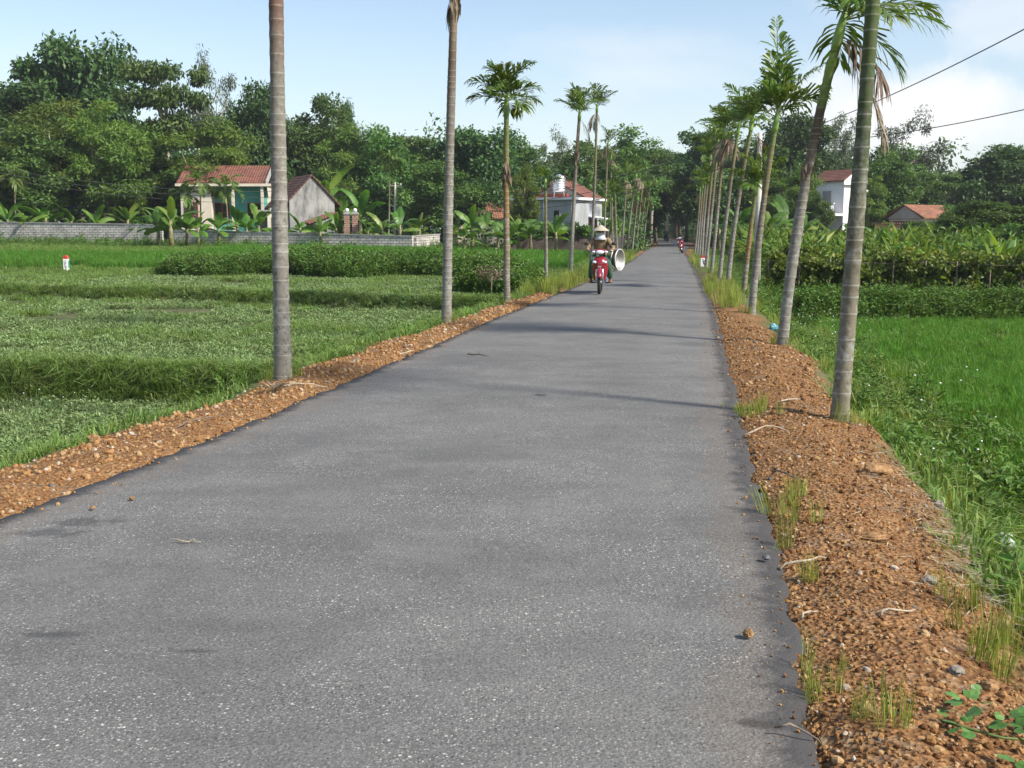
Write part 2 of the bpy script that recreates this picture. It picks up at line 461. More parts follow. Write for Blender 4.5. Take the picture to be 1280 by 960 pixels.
M['rubber'] = plain('tyre_rubber', (.02, .02, .02), .85, 0, .25, 30)
M['chrome'] = plain('chrome', (.65, .65, .66), .18, 1.0, .04)
M['engine'] = plain('engine_grey', (.22, .22, .23), .45, .6, .2, 20)
M['lens'] = plain('clear_lens', (.62, .68, .75), .06, 0, .08, 10, .8, .6)
M['amber'] = plain('amber_lens', (.6, .2, .03), .15)
M['seat'] = plain('vinyl_seat', (.02, .02, .022), .5)
M['skin'] = plain('skin', (.36, .19, .12), .55, 0, .08)
M['eye'] = plain('eye', (.03, .02, .02), .2)
M['shirt'] = plain('brown_shirt', (.19, .135, .07), .85, 0, .2, 14)
M['trousers'] = plain('green_trousers', (.028, .085, .05), .85, 0, .25, 14)
M['maroon'] = plain('maroon_trousers', (.10, .03, .03), .85, 0, .2, 14)
M['mask'] = plain('white_scarf', (.40, .42, .46), .85, 0, .12, 20)
M['strawhat'] = plain('palm_leaf_hat', (.36, .315, .25), .75, 0, .15, 25)
M['hair'] = plain('black_hair', (.012, .011, .01), .5)
M['sandal'] = plain('brown_sandal', (.10, .045, .03), .6)
M['bluegrey'] = plain('blue_grey_jacket', (.07, .09, .13), .85, 0, .2)
M['darkcloth'] = plain('dark_cloth', (.02, .02, .025), .85, 0, .2)
M['helmet'] = plain('helmet_white', (.6, .6, .62), .25)
M['kmwhite'] = plain('post_white_paint', (.78, .77, .74), .7, 0, .1, 9)
M['kmred'] = plain('post_red_paint', (.42, .05, .035), .65, 0, .1, 9)
M['kmtext'] = plain('post_lettering', (.04, .045, .06), .7)
M['kmgreen'] = plain('post_green_side', (.05, .25, .22), .7)
M['wire'] = plain('cable_black', (.03, .03, .032), .6)
M['rockorange'] = plain('laterite_rock', (.25, .15, .075), .95, 0, .45, 18, .1, 0, .8)
M['rockgrey'] = plain('grey_rock', (.22, .195, .165), .95, 0, .3, 18, .15, 0, .6)
M['rockdark'] = plain('dark_rock', (.12, .12, .13), .9, 0, .3, 18, .15, 0, .6)
M['plastic_clear'] = plain('white_plastic_bag', (.42, .46, .44), .3, 0, .1, 20)
M['plastic_blue'] = plain('blue_plastic_bag', (.07, .22, .28), .4, 0, .2, 20)
M['twig'] = plain('dry_twig', (.34, .29, .22), .85, 0, .3, 30)
M['vineleaf'] = plain('vine_leaf', (.07, .16, .03), .5, 0, .3, 25)
M['twigdark'] = plain('dark_twig', (.14, .11, .085), .85, 0, .3, 30)

def stones_mat():
    m, nt, p, o = new_mat('gravel_stone')
    oi = nd(nt, 'ShaderNodeObjectInfo')
    at_ = nd(nt, 'ShaderNodeAttribute', attribute_name='shade', attribute_type='INSTANCER')
    c = ramp(nt, at_.outputs['Fac'], [(0, (.10, .047, .022)), (.35, (.205, .103, .042)), (.7, (.30, .17, .072)), (.93, (.35, .24, .13)), (.985, (.38, .34, .29)), (1, (.10, .095, .095))])
    c = mix(nt, c, ramp(nt, noise(nt, objco(nt), 3, 4), [(.3, .7), (.7, 1.25)]), .8, 'MULTIPLY')
    nt.links.new(c, p.inputs['Base Color']); p.inputs['Roughness'].default_value = .95; p.inputs['Specular IOR Level'].default_value = .1
    return m
M['stones'] = stones_mat()

# ------------------------------------------------------------------ road and ground shape
RE = [(1025, 960), (1003, 880), (990, 800), (975, 720), (958, 640), (932, 560), (915, 480), (903, 430), (893, 390), (880, 360), (870, 340), (860, 322), (855, 315)]
LE = [(0, 650), (160, 589), (345, 515), (470, 462), (560, 424), (620, 397), (700, 366), (735, 352), (768, 338), (788, 326), (800, 318), (806, 313)]
def poly(L):
    q = [onz(*p) for p in L]
    return np.array([p.y for p in q]), np.array([p.x for p in q])
ry, rx = poly(RE); ly, lx = poly(LE)
def with_ends(y, x, far):
    s = (x[2] - x[0]) / (y[2] - y[0])
    y0 = -15.0
    return np.concatenate([[y0], y, [q[0] for q in far]]), np.concatenate([[x[0] + s * (y0 - y[0])], x, [q[1] for q in far]])
def cen(px, Y): return (px - CX) / F * Y
far_c = [(112, cen(842, 112)), (140, cen(836, 140)), (170, cen(826, 170)), (210, cen(805, 210)), (300, cen(740, 300)), (420, cen(640, 420))]
ry, rx = with_ends(ry, rx, [(a, b + 1.7) for a, b in far_c])
ly, lx = with_ends(ly, lx, [(a, b - 1.7) for a, b in far_c])
def smooth_interp(Y, yy, xx):
    Y = np.asarray(Y, dtype=float); w = np.maximum(.25, np.abs(Y) * .05)
    return (np.interp(Y - w, yy, xx) + 2 * np.interp(Y, yy, xx) + np.interp(Y + w, yy, xx)) / 4
def road_l(Y): return smooth_interp(Y, ly, lx)
def road_r(Y): return smooth_interp(Y, ry, rx)

def sstep(a, b, x):
    t = np.clip((np.asarray(x, dtype=float) - a) / (b - a), 0, 1)
    return t * t * (3 - 2 * t)

def vnoise(x, y, s=1.0, seed=0):
    """cheap smooth value noise"""
    x = np.asarray(x, dtype=float) / s; y = np.asarray(y, dtype=float) / s
    xi, yi = np.floor(x), np.floor(y); xf, yf = x - xi, y - yi
    def h(a, b):
        q = np.sin(a * 127.1 + b * 311.7 + seed * 74.7) * 43758.5453
        return q - np.floor(q)
    u, v = xf * xf * (3 - 2 * xf), yf * yf * (3 - 2 * yf)
    return (h(xi, yi) * (1 - u) + h(xi + 1, yi) * u) * (1 - v) + (h(xi, yi + 1) * (1 - u) + h(xi + 1, yi + 1) * u) * v

P_B2 = (onz(0, 372, -.36), onz(560, 392, -.36))
def bund1(X): return 14.0 + .12 * np.sin(np.asarray(X) * .9) + .5 * (vnoise(X, np.asarray(X) * 0, .8, 71) - .5) + .2 * (vnoise(X, np.asarray(X) * 0, .25, 72) - .5)
def bund2(X):
    a, b = P_B2
    return a.y + (np.asarray(X) - a.x) / (b.x - a.x) * (b.y - a.y) + .25 * np.sin(np.asarray(X) * .6) + .7 * (vnoise(X, np.asarray(X) * 0, 1.1, 73) - .5)

ROADZ_Y = [-50, 60, 110, 150, 400]; ROADZ_Z = [0, 0, .0, .05, .3]
def road_z(Y): return np.interp(Y, ROADZ_Y, ROADZ_Z)
GL, GR = .80, .95      # gravel shoulder widths
def shoulder_l(Y): return GL * np.interp(Y, [0, 14, 20, 30, 60], [1.05, 1.0, .8, .7, .6]) + .12 * (vnoise(Y, Y * 0, 1.3, 3) - .5) * 2
def shoulder_r(Y): return np.interp(Y, [0, 4, 8, 14, 22, 34, 60], [.66, .7, .8, .8, .7, .65, .7]) + .12 * (vnoise(Y, Y * 0, 1.1, 5) - .5) * 2

def gz(X, Y):
    X = np.asarray(X, dtype=float); Y = np.asarray(Y, dtype=float)
    rl, rr = road_l(Y), road_r(Y); rz = road_z(Y)
    dl = rl - X; dr = X - rr
    # left field terraces
    zA, zB, zC = -.62, -.38, -.2
    fl = zA + (zB - zA) * sstep(-.12, .12, Y - bund1(X)) + (zC - zB) * sstep(-.15, .15, Y - bund2(X))
    back = np.interp(X, [-60, -33, -22, -6, 4, 14], [.68, .6, .5, .28, .12, .05])
    fl = fl + (back - fl) * sstep(46, 74, Y)
    fl = fl + .05 * (vnoise(X, Y, 2.3, 1) - .5)
    # bund crests
    fl = fl + .12 * np.exp(-((Y - bund1(X) - .35) / .3) ** 2) + .12 * np.exp(-((Y - bund2(X) - .4) / .35) ** 2)
    fr = -.68 + .15 * sstep(26, 29, Y) + .55 * sstep(32, 70, Y) + .3 * sstep(70, 110, Y)
    fr = fr + .06 * (vnoise(X, Y, 2.1, 2) - .5) + .25 * np.exp(-((Y - 27.0) / .7) ** 2)
    mound = .05
    sl, sr = shoulder_l(Y), shoulder_r(Y)
    farf = sstep(55, 100, Y)
    def side(d, s, fz, bank, seed):
        g = rz - .02 + mound * np.sin(np.clip(d / s, 0, 1) * PI) * (1 - farf) + .035 * (vnoise(X, Y, .22, seed) - .5) * (Y < 40) + .02 * (vnoise(X, Y, .09, seed + 1) - .5) * (Y < 25)
        t = sstep(0, 1, (d - s) / bank)
        return g + (fz - g) * t
    zl = side(dl, sl, fl, 1.0 + 9 * sstep(60, 120, Y), 11)
    zr = side(dr, sr + 0, fr, 1.1 + 9 * sstep(60, 120, Y), 13)
    zroad = rz - .06
    z = np.where(dl > 0, zl, np.where(dr > 0, zr, zroad))
    e = np.minimum(np.abs(dl), np.abs(dr))
    inside = (dl <= 0) & (dr <= 0)
    return z
def gzf(x, y): return float(gz(x, y))

def make_ground():
    Ys = np.concatenate([np.arange(-12, 2, 1.0), np.arange(2, 14, .07), np.arange(14, 30, .16), np.arange(30, 60, .5), np.arange(60, 130, 1.5), np.geomspace(130, 1500, 40)])
    us = np.concatenate([-np.geomspace(900, 30, 26), -np.arange(29, 8, -.7), -np.arange(8, 3.6, -.16), -np.arange(3.6, 1.4, -.06)])
    mid = np.linspace(-1.4, 1.4, 9)
    us = np.concatenate([us, mid, -us[::-1]])
    c = (road_l(Ys) + road_r(Ys)) / 2
    U, Yg = np.meshgrid(us, Ys)
    X = U + c[:, None]
    Z = gz(X, Yg)
    n, m = X.shape
    V = np.stack([X, Yg, Z], -1).reshape(-1, 3)
    i = np.arange(n * m).reshape(n, m)
    Fq = np.stack([i[:-1, :-1], i[:-1, 1:], i[1:, 1:], i[1:, :-1]], -1).reshape(-1, 4)
    X, Yf, = V[:, 0], V[:, 1]
    dl, dr = road_l(Yf) - X, X - road_r(Yf)
    j = (vnoise(X, Yf, .35, 8) - .5) * .35
    gl = 1 - sstep(-.06, .16, dl - shoulder_l(Yf) * np.interp(Yf, [20, 30, 45], [1, .8, .6]) + j)
    gr = 1 - sstep(-.06, .3, dr - shoulder_r(Yf) * np.interp(Yf, [0, 12, 24, 34, 60], [1.35, 1.2, .95, .6, .6]) + j)
    g = np.where(dl > 0, gl, gr)
    fade = 1 - .75 * sstep(24, 34, Yf) * (1 - sstep(60, 75, Yf)) 
    g = np.clip(g * fade, 0, 1)
    col = np.empty((len(V), 3))
    soil = np.array([.12, .10, .065]); green = np.array([.055, .10, .022]); rice = np.array([.06, .15, .02]); dry = np.array([.16, .13, .07]); litter = np.array([.05, .045, .028])
    w = vnoise(X, Yf, 1.6, 21)
    left = dl > 0
    t = np.where(left, .45, .55) + .5 * (w - .5)
    t = np.where(Yf > 40, .9, t)
    col[:] = soil + (green - soil) * np.clip(t, 0, 1)[:, None]
    rmask = (left & (Yf > 50) & (Yf < 70))[:, None]
    col = np.where(rmask, rice * (.9 + .2 * w[:, None]), col)
    lmask = sstep(76, 84, Yf)[:, None]
    col = col + (litter - col) * lmask
    me = np_mesh('ground', V, Fq, [M['earth']], col=col, smooth=True, extra={'gravelly': g})
    tag(link('ground', me), kind='structure')
make_ground()

def make_road():
    Ys = np.concatenate([np.arange(-12, 2, .5), np.arange(2, 25, .06), np.arange(25, 60, .3), np.arange(60, 400, 3.0)])
    k = 12
    rl, rr = road_l(Ys), road_r(Ys)
    jl = (vnoise(Ys, Ys * 0, .5, 31) - .5) * .06 + (vnoise(Ys, Ys * 0, .1, 32) - .5) * .07
    jr = (vnoise(Ys, Ys * 0, .6, 33) - .5) * .035 + (vnoise(Ys, Ys * 0, .1, 34) - .5) * .08
    rl, rr = rl + jl, rr + jr
    ts = np.concatenate([[0], np.linspace(.02, .98, k), [1]])
    X = rl[:, None] + (rr - rl)[:, None] * ts[None, :]
    Y = np.repeat(Ys[:, None], len(ts), 1)
    Z = road_z(Y) + .025 * (1 - (2 * ts[None, :] - 1) ** 2)
    E = np.minimum(X - rl[:, None], rr[:, None] - X)
    # skirt down into the earth
    Xs = np.concatenate([X[:, :1] - .03, X, X[:, -1:] + .03], 1); Yv = np.concatenate([Y[:, :1], Y, Y[:, -1:]], 1)
    Zs = np.concatenate([Z[:, :1] - .07, Z, Z[:, -1:] - .07], 1); Es = np.concatenate([E[:, :1], E, E[:, -1:]], 1)
    n, m = Xs.shape
    i = np.arange(n * m).reshape(n, m)
    Fq = np.stack([i[:-1, :-1], i[:-1, 1:], i[1:, 1:], i[1:, :-1]], -1).reshape(-1, 4)
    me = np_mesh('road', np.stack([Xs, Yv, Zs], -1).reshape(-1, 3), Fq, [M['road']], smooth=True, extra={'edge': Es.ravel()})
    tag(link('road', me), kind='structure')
make_road()

# ------------------------------------------------------------------ leaves
def unit(a): return a / np.maximum(1e-9, np.linalg.norm(a, axis=-1, keepdims=True))
def leaves(C, D, N, L, W, tint, bend=0.0):
    """one rhombic leaf per row: base C, axis D, normal N"""
    n = len(C)
    D = unit(D); Sd = unit(np.cross(D, N)); Nn = np.cross(Sd, D)
    L = np.asarray(L).reshape(-1, 1) * np.ones((n, 1)); W = np.asarray(W).reshape(-1, 1) * np.ones((n, 1))
    V = np.empty((n, 4, 3))
    V[:, 0] = C; V[:, 1] = C + D * L * .42 + Sd * W * .5 + Nn * W * .18
    V[:, 2] = C + D * L - Nn * L * bend; V[:, 3] = C + D * L * .42 - Sd * W * .5 + Nn * W * .18
    Fq = np.arange(n * 4).reshape(n, 4)
    return V.reshape(-1, 3), Fq, np.repeat(tint, 4)

def blob_leaves(r, cs, rad, n, L, W, flat=.8, droop=.3, hollow=.45):
    """leaves spread through clumps: cs (k,3), rad (k,), n leaves each"""
    k = len(cs)
    u = unit(r.normal(size=(k, n, 3)))
    rr = rad[:, None] * (hollow + (1 - hollow) * r.random((k, n))) 
    rr = rr * (.75 + .5 * r.random((k, n)))
    p = cs[:, None] + u * rr[..., None] * np.array([1, 1, flat])
    Nn = unit(u * .7 + np.array([0, 0, .6]) + r.normal(size=u.shape) * .45)
    D = unit(r.normal(size=u.shape) + u * .6 + np.array([0, 0, -droop]))
    s = .65 + .7 * r.random((k, n))
    tn = np.clip(r.normal(.45, .2, (k, n)) + r.normal(0, .12, (k, 1)), 0, 1)
    return leaves(p.reshape(-1, 3), D.reshape(-1, 3), Nn.reshape(-1, 3), (L * s).ravel(), (W * s).ravel(), tn.ravel())

def cat(parts):
    V, Fq, T = [], [], []; b = 0
    for v, f, t in parts:
        V.append(v); Fq.append(f + b); T.append(t); b += len(v)
    return np.concatenate(V), np.concatenate(Fq), np.concatenate(T)

def make_tree_meshes(name, seed, kind, mat, bark):
    """a tree 10 m tall with a crown about 3 m in radius: trunk mesh and crown mesh"""
    r = np.random.default_rng(seed)
    K = dict(
        dense=dict(th=.16, n=70, nl=330, L=.27, W=.15, flat=.75, rc=.88, droop=.4),
        dark=dict(th=.22, n=66, nl=330, L=.28, W=.17, flat=.8, rc=.85, droop=.5),
        tiered=dict(th=.38, n=40, nl=190, L=.26, W=.13, flat=.42, rc=.85, droop=.5),
        feather=dict(th=.12, n=80, nl=330, L=.30, W=.09, flat=.6, rc=.85, droop=.7),
        wispy=dict(th=.3, n=50, nl=170, L=.25, W=.085, flat=.9, rc=.62, droop=1.0),
        dome=dict(th=.05, n=110, nl=260, L=.27, W=.11, flat=.7, rc=.72, droop=.6),
    )[kind]
    z0 = K['th'] * 10; hz = (10 - z0) / 2; zc = z0 + hz
    cs = []
    while len(cs) < K['n']:
        u = unit(r.normal(size=3)); q = r.random() ** .45
        if kind == 'dome': u[2] = abs(u[2]) * 1.0 - .35; q = .6 + .4 * r.random()
        lump = .72 + .5 * vnoise(math.atan2(u[1], u[0]) * 1.7 + 9, u[2] * 2.3, 1, seed)
        p = np.array([u[0] * 2.75 * q, u[1] * 2.75 * q, u[2] * (hz * .92) * q]) * lump
        p[2] = min(p[2], hz * (.62 + .2 * r.random() if kind == 'dark' else .9))
        if kind == 'tiered': p[2] = np.round(p[2] / 1.25) * 1.25 + r.normal() * .15
        # narrower below
        if p[2] < -hz * .3 and kind in ('dark', 'tiered', 'wispy'): p[:2] *= .65
        cs.append(p + np.array([0, 0, zc]))
    cs = np.array(cs); rad = K['rc'] * (.65 + .7 * r.random(len(cs)))
    V, Fq, T = blob_leaves(r, cs, rad, K['nl'], K['L'], K['W'], K['flat'], K['droop'])
    crown = np_mesh(name + '_crown', V, Fq, [mat], tint=T)
    mb = MB()
    bend = r.normal(size=2) * .25
    top = (bend[0] * 1.5, bend[1] * 1.5, zc + hz * .4)
    pts = [(0, 0, -.4), (bend[0] * .3, bend[1] * .3, z0 * .6 + .3), (bend[0], bend[1], z0 + hz * .4), top]
    mb.tube(pts, [.2, .16, .12, .03], 7)
    for i in r.choice(len(cs), min(len(cs), 20), replace=False):
        c = cs[i]; zb = min(c[2] - .3, z0 + hz * (0.1 + .7 * r.random())); zb = max(zb, z0 * .6)
        f = np.clip(zb / (zc + hz * .4), 0, 1)
        b = np.array([bend[0] * f, bend[1] * f, zb]); mpt = (b + c) / 2 + np.array([0, 0, .25])
        mb.tube([b, mpt, c], [.07, .045, .012], 5, caps=False)
    return mb.mesh(name + '_trunk', bark), crown

TREES = {}
for nm, sd, kd, mt, bk in (('round_tree', 1, 'dense', 'dense', 'bark'), ('bushy_tree', 2, 'dense', 'dense', 'bark'), ('dark_tree', 3, 'dark', 'dark', 'bark'),
                           ('broad_dark_tree', 4, 'dark', 'dark', 'bark'), ('layered_tree', 5, 'tiered', 'dense', 'barkpale'), ('feathery_tree', 6, 'feather', 'feather', 'barkpale'),
                           ('feathery_bush_tree', 7, 'feather', 'feather', 'barkpale'), ('wispy_tree', 8, 'wispy', 'wispy', 'barkpale'), ('dome_tree', 9, 'dome', 'dense', 'bark'),
                           ('tall_pale_tree', 10, 'wispy', 'wispy', 'barkpale')):
    TREES[nm] = make_tree_meshes(nm, sd, kd, M[mt], M[bk])

def tree(kind, px, top, Y, wpx, label, group=None, name=None, base=None):
    t, c = TREES[kind]
    p = at(px, top, Y)
    zb = gzf(p.x, Y) if base is None else base
    h = p.z - zb; w = wpx / F * Y
    root = empty(name or 'tree', (p.x, Y, zb - .05), random.uniform(0, 2 * PI), label, 'tree', group)
    root.scale = (w / 6.6, w / 6.6, h / 10)
    link('trunk', t, root); link('crown', c, root)
    return root

# (kind, centre px, top py, distance, crown width px, label)
TL = [
 ('dark_tree', 90, 26, 106, 150, 'tallest dark tree, dense square-topped crown rising above the woods at left'),
 ('layered_tree', 203, 40, 96, 130, 'tall tree with airy layered crown showing sky gaps, above the feathery trees'),
 ('broad_dark_tree', 5, 98, 100, 170, 'broad dark tree beside the left edge, lower than the square-topped tree'),
 ('tall_pale_tree', 262, 62, 118, 75, 'thin grey-green tree tip peeping up right of the airy layered tree'),
 ('dark_tree', 318, 88, 100, 95, 'dark upright tree behind the teal house, touching the thickest left palm trunk'),
 ('feathery_tree', 60, 118, 92, 150, 'yellow-green feathery tree under the square-topped dark tree'),
 ('feathery_tree', 135, 122, 90, 130, 'feathery tree with pale slender trunks between dark tree and layered tree'),
 ('feathery_bush_tree', 255, 142, 92, 150, 'feathery light green tree spreading right over the teal house roof'),
 ('round_tree', 30, 160, 88, 130, 'rounded green tree low at the left edge behind the block wall'),
 ('bushy_tree', 180, 165, 94, 150, 'bushy mid green tree beneath the airy layered crown'),
 ('bushy_tree', 395, 120, 104, 110, 'light green rounded tree rising behind the old grey gabled house'),
 ('dark_tree', 434, 114, 128, 34, 'small dark tree tip poking above the canopy right of the rounded tree'),
 ('feathery_bush_tree', 428, 150, 96, 100, 'feathery pale tree directly behind the banana clump of the grey gabled house'),
 ('round_tree', 478, 158, 96, 110, 'round green tree behind the two brick gate pillars'),
 ('layered_tree', 530, 148, 100, 110, 'flat layered tree just left of the second palm trunk on the left'),
 ('dark_tree', 596, 148, 98, 120, 'lumpy dark green tree between the second and third left palms'),
 ('bushy_tree', 555, 200, 88, 110, 'low bushy tree behind the end of the block wall'),
 ('round_tree', 648, 172, 104, 100, 'round tree behind the third left palm, left of the water tank'),
 ('feathery_bush_tree', 656, 202, 72, 46, 'bright yellow-green tree touching the pale grey house'),
 ('tall_pale_tree', 690, 160, 120, 62, 'pale grey-green treetop above the stainless water tank'),
 ('bushy_tree', 725, 178, 100, 110, 'bushy tree behind the red roof of the pale grey house'),
 ('round_tree', 780, 160, 112, 110, 'tall round tree behind the leaning left palms near the road bend'),
 ('layered_tree', 815, 168, 122, 85, 'layered tree on the left side of the shaded road tunnel'),
 ('broad_dark_tree', 822, 186, 136, 84, 'dark tree on the left where the road enters the shade'),
 ('dark_tree', 852, 196, 160, 80, 'dark tree seen straight down the shaded road'),
 ('broad_dark_tree', 835, 190, 175, 100, 'dark tree closing the far end of the shaded road'),
 ('broad_dark_tree', 888, 158, 128, 110, 'big dark tree overhanging the road end from the right'),
 ('dark_tree', 860, 182, 140, 90, 'dark tree leaning over the shaded stretch of road'),
 ('round_tree', 930, 172, 112, 110, 'round tree behind the crowns of the right palm row'),
 ('dark_tree', 990, 128, 105, 115, 'dark tree rising between two right palm trunks with green shafts'),
 ('wispy_tree', 1048, 135, 112, 80, 'pale wispy tree left of the thickest right palm trunk'),
 ('feathery_bush_tree', 996, 205, 86, 70, 'loose feathery tree beside the white tower house on its left'),
 ('tall_pale_tree', 1140, 136, 108, 100, 'silvery open-crowned tree standing highest on the right skyline'),
 ('bushy_tree', 1098, 182, 108, 120, 'bushy tree behind the white tower house'),
 ('layered_tree', 1150, 200, 102, 120, 'spreading layered tree between tower house and orange-roofed house'),
 ('wispy_tree', 1215, 205, 112, 80, 'grey-green sparse tree behind the orange-roofed house'),
 ('broad_dark_tree', 1260, 178, 104, 120, 'dark tree reaching the right edge above the dome-shaped tree'),
 ('dark_tree', 1200, 225, 118, 110, 'low dark tree in the gap right of the layered tree'),
 ('dome_tree', 1238, 232, 60, 130, 'dome-shaped dense tree right of the orange-roofed house'),
 ('round_tree', 1024, 238, 84, 44, 'round shrub-like tree hugging the white tower house balcony'),
 ('bushy_tree', 965, 215, 92, 90, 'bushy tree behind the concrete pole in the right palm row'),
 ('dome_tree', 1150, 266, 76, 66, 'small rounded bush in front of the orange-roofed house wall'),
 ('round_tree', 1190, 256, 78, 64, 'leafy bush between orange-roofed house and dome-shaped tree'),
 ('round_tree', 1118, 190, 96, 90, 'mid green tree right of the white tower house'),
 ('feathery_tree', 1088, 215, 95, 60, 'feathery tree peeping out right behind the white tower house'),
 ('dome_tree', 1285, 262, 50, 100, 'small leafy tree cut by the right edge beside the dome-shaped tree'),
]
for a in TL: tree(*a)
# further trees in the frame of the place, mostly hidden behind the front ones
for k, (px, top, Y, w) in enumerate([(-60, 90, 105, 150), (-120, 110, 98, 160), (130, 95, 125, 130), (355, 150, 120, 110), (495, 175, 120, 120), (620, 180, 128, 120), (700, 190, 125, 110), (760, 185, 135, 100),
                                     (900, 190, 150, 110), (960, 180, 135, 110), (1030, 185, 130, 120), (1110, 200, 130, 120), (1180, 215, 135, 120), (1300, 190, 125, 130), (1360, 200, 100, 150), (800, 195, 165, 100), (845, 200, 185, 120), (880, 205, 200, 130), (815, 215, 215, 120)]):
    tree(['round_tree', 'broad_dark_tree', 'bushy_tree'][k % 3], px, top, Y, w, 'dark tree in the back row of the woods, crown filling gaps behind nearer trees', 'trees in the back row of the woods')

# under-storey and the woods behind
def stuff_leaves(name, parts, mat):
    V, Fq, T = cat(parts)
    o = link(name, np_mesh(name, V, Fq, [mat], tint=T))
    return tag(o, kind='stuff')
def under(r, px0, px1, Y0, Y1, n, h, nl, L, W, rad):
    px = px0 + (px1 - px0) * r.random(n); Y = Y0 + (Y1 - Y0) * r.random(n)
    X = (px - CX) / F * Y
    z = gz(X, Y) + h * r.random(n) ** 1.2
    return blob_leaves(r, np.stack([X, Y, z], -1), rad * (.6 + .8 * r.random(n)), nl, L, W, .8, .4, .2)
r = np.random.default_rng(50)
o = stuff_leaves('undergrowth', [under(r, -120, 640, 96, 110, 420, 8.0, 130, .36, .2, 1.3), under(r, 560, 800, 84, 110, 150, 5, 130, .34, .2, 1.2),
                             under(r, 880, 1380, 98, 112, 300, 7, 130, .36, .2, 1.3), under(r, 720, 800, 112, 160, 70, 6, 100, .42, .25, 1.6), under(r, 868, 960, 120, 170, 70, 6, 100, .42, .25, 1.6)], M['dark'])
tag(o, 'dark leafy undergrowth filling the shade between tree trunks', 'undergrowth')
o = stuff_leaves('woods', [under(r, -400, 1700, 150, 250, 700, 12, 100, .8, .45, 2.6), under(r, -200, 560, 125, 160, 360, 13, 100, .6, .36, 2.2), under(r, 690, 960, 225, 290, 260, 15, 100, .9, .5, 3)], M['dark'])
tag(o, 'far dark woods closing the view behind all the trees', 'woods')

# ------------------------------------------------------------------ areca palms
def trunk_mesh(path, r0, r1, cols, ring=.16, nseg=12, seed=0):
    """ringed trunk along path (list of Vectors); cols = list of (t, colour)"""
    r = np.random.default_rng(seed)
    path = [Vector(p) for p in path]
    L = sum((path[i + 1] - path[i]).length for i in range(len(path) - 1))
    cum = [0]
    for i in range(len(path) - 1): cum.append(cum[-1] + (path[i + 1] - path[i]).length)
    P = np.array(path)
    def pos(s): return np.array([np.interp(s, cum, P[:, k]) for k in range(3)])
    levels = [(0.0, 0.0, 1.28)]; s = 0
    while s < L - .02:
        step = ring * (.55 + .85 * r.random()) * (1 - .25 * s / L)
        e = min(L, s + step)
        a = step * .5
        levels += [(min(L, s + .02), .55, 1.03), (min(L, s + a), 0, .985), (max(s + a, e - .03), .35, 1.0), (e, 1.0, 1.045)]
        s = e
    V, Cc, Rg, Ag = [], [], [], []
    for s, ph, k in levels:
        t = s / L; c = pos(s)
        rad = (r0 + (r1 - r0) * t) * k * (1 + .35 * math.exp(-s / .12)) * (1 + .03 * math.sin(s * 3.1 + seed) + .05 * (vnoise(s, 0, .45, seed) - .5))
        cc = [np.interp(t, [q[0] for q in cols], [q[1][j] for q in cols]) for j in range(3)]
        for i in range(nseg):
            th = 2 * PI * i / nseg
            V.append((c[0] + rad * math.cos(th), c[1] + rad * math.sin(th), c[2])); Cc.append(cc); Rg.append(ph); Ag.append(1 - t)
    n = len(levels); i = np.arange(n * nseg).reshape(n, nseg); j = np.roll(i, -1, 1)
    Fq = np.stack([i[:-1], j[:-1], j[1:], i[1:]], -1).reshape(-1, 4)
    return np_mesh('trunk', V, Fq, [M['palmtrunk']], col=np.array(Cc), smooth=True, extra={'ring': Rg, 'age': Ag})

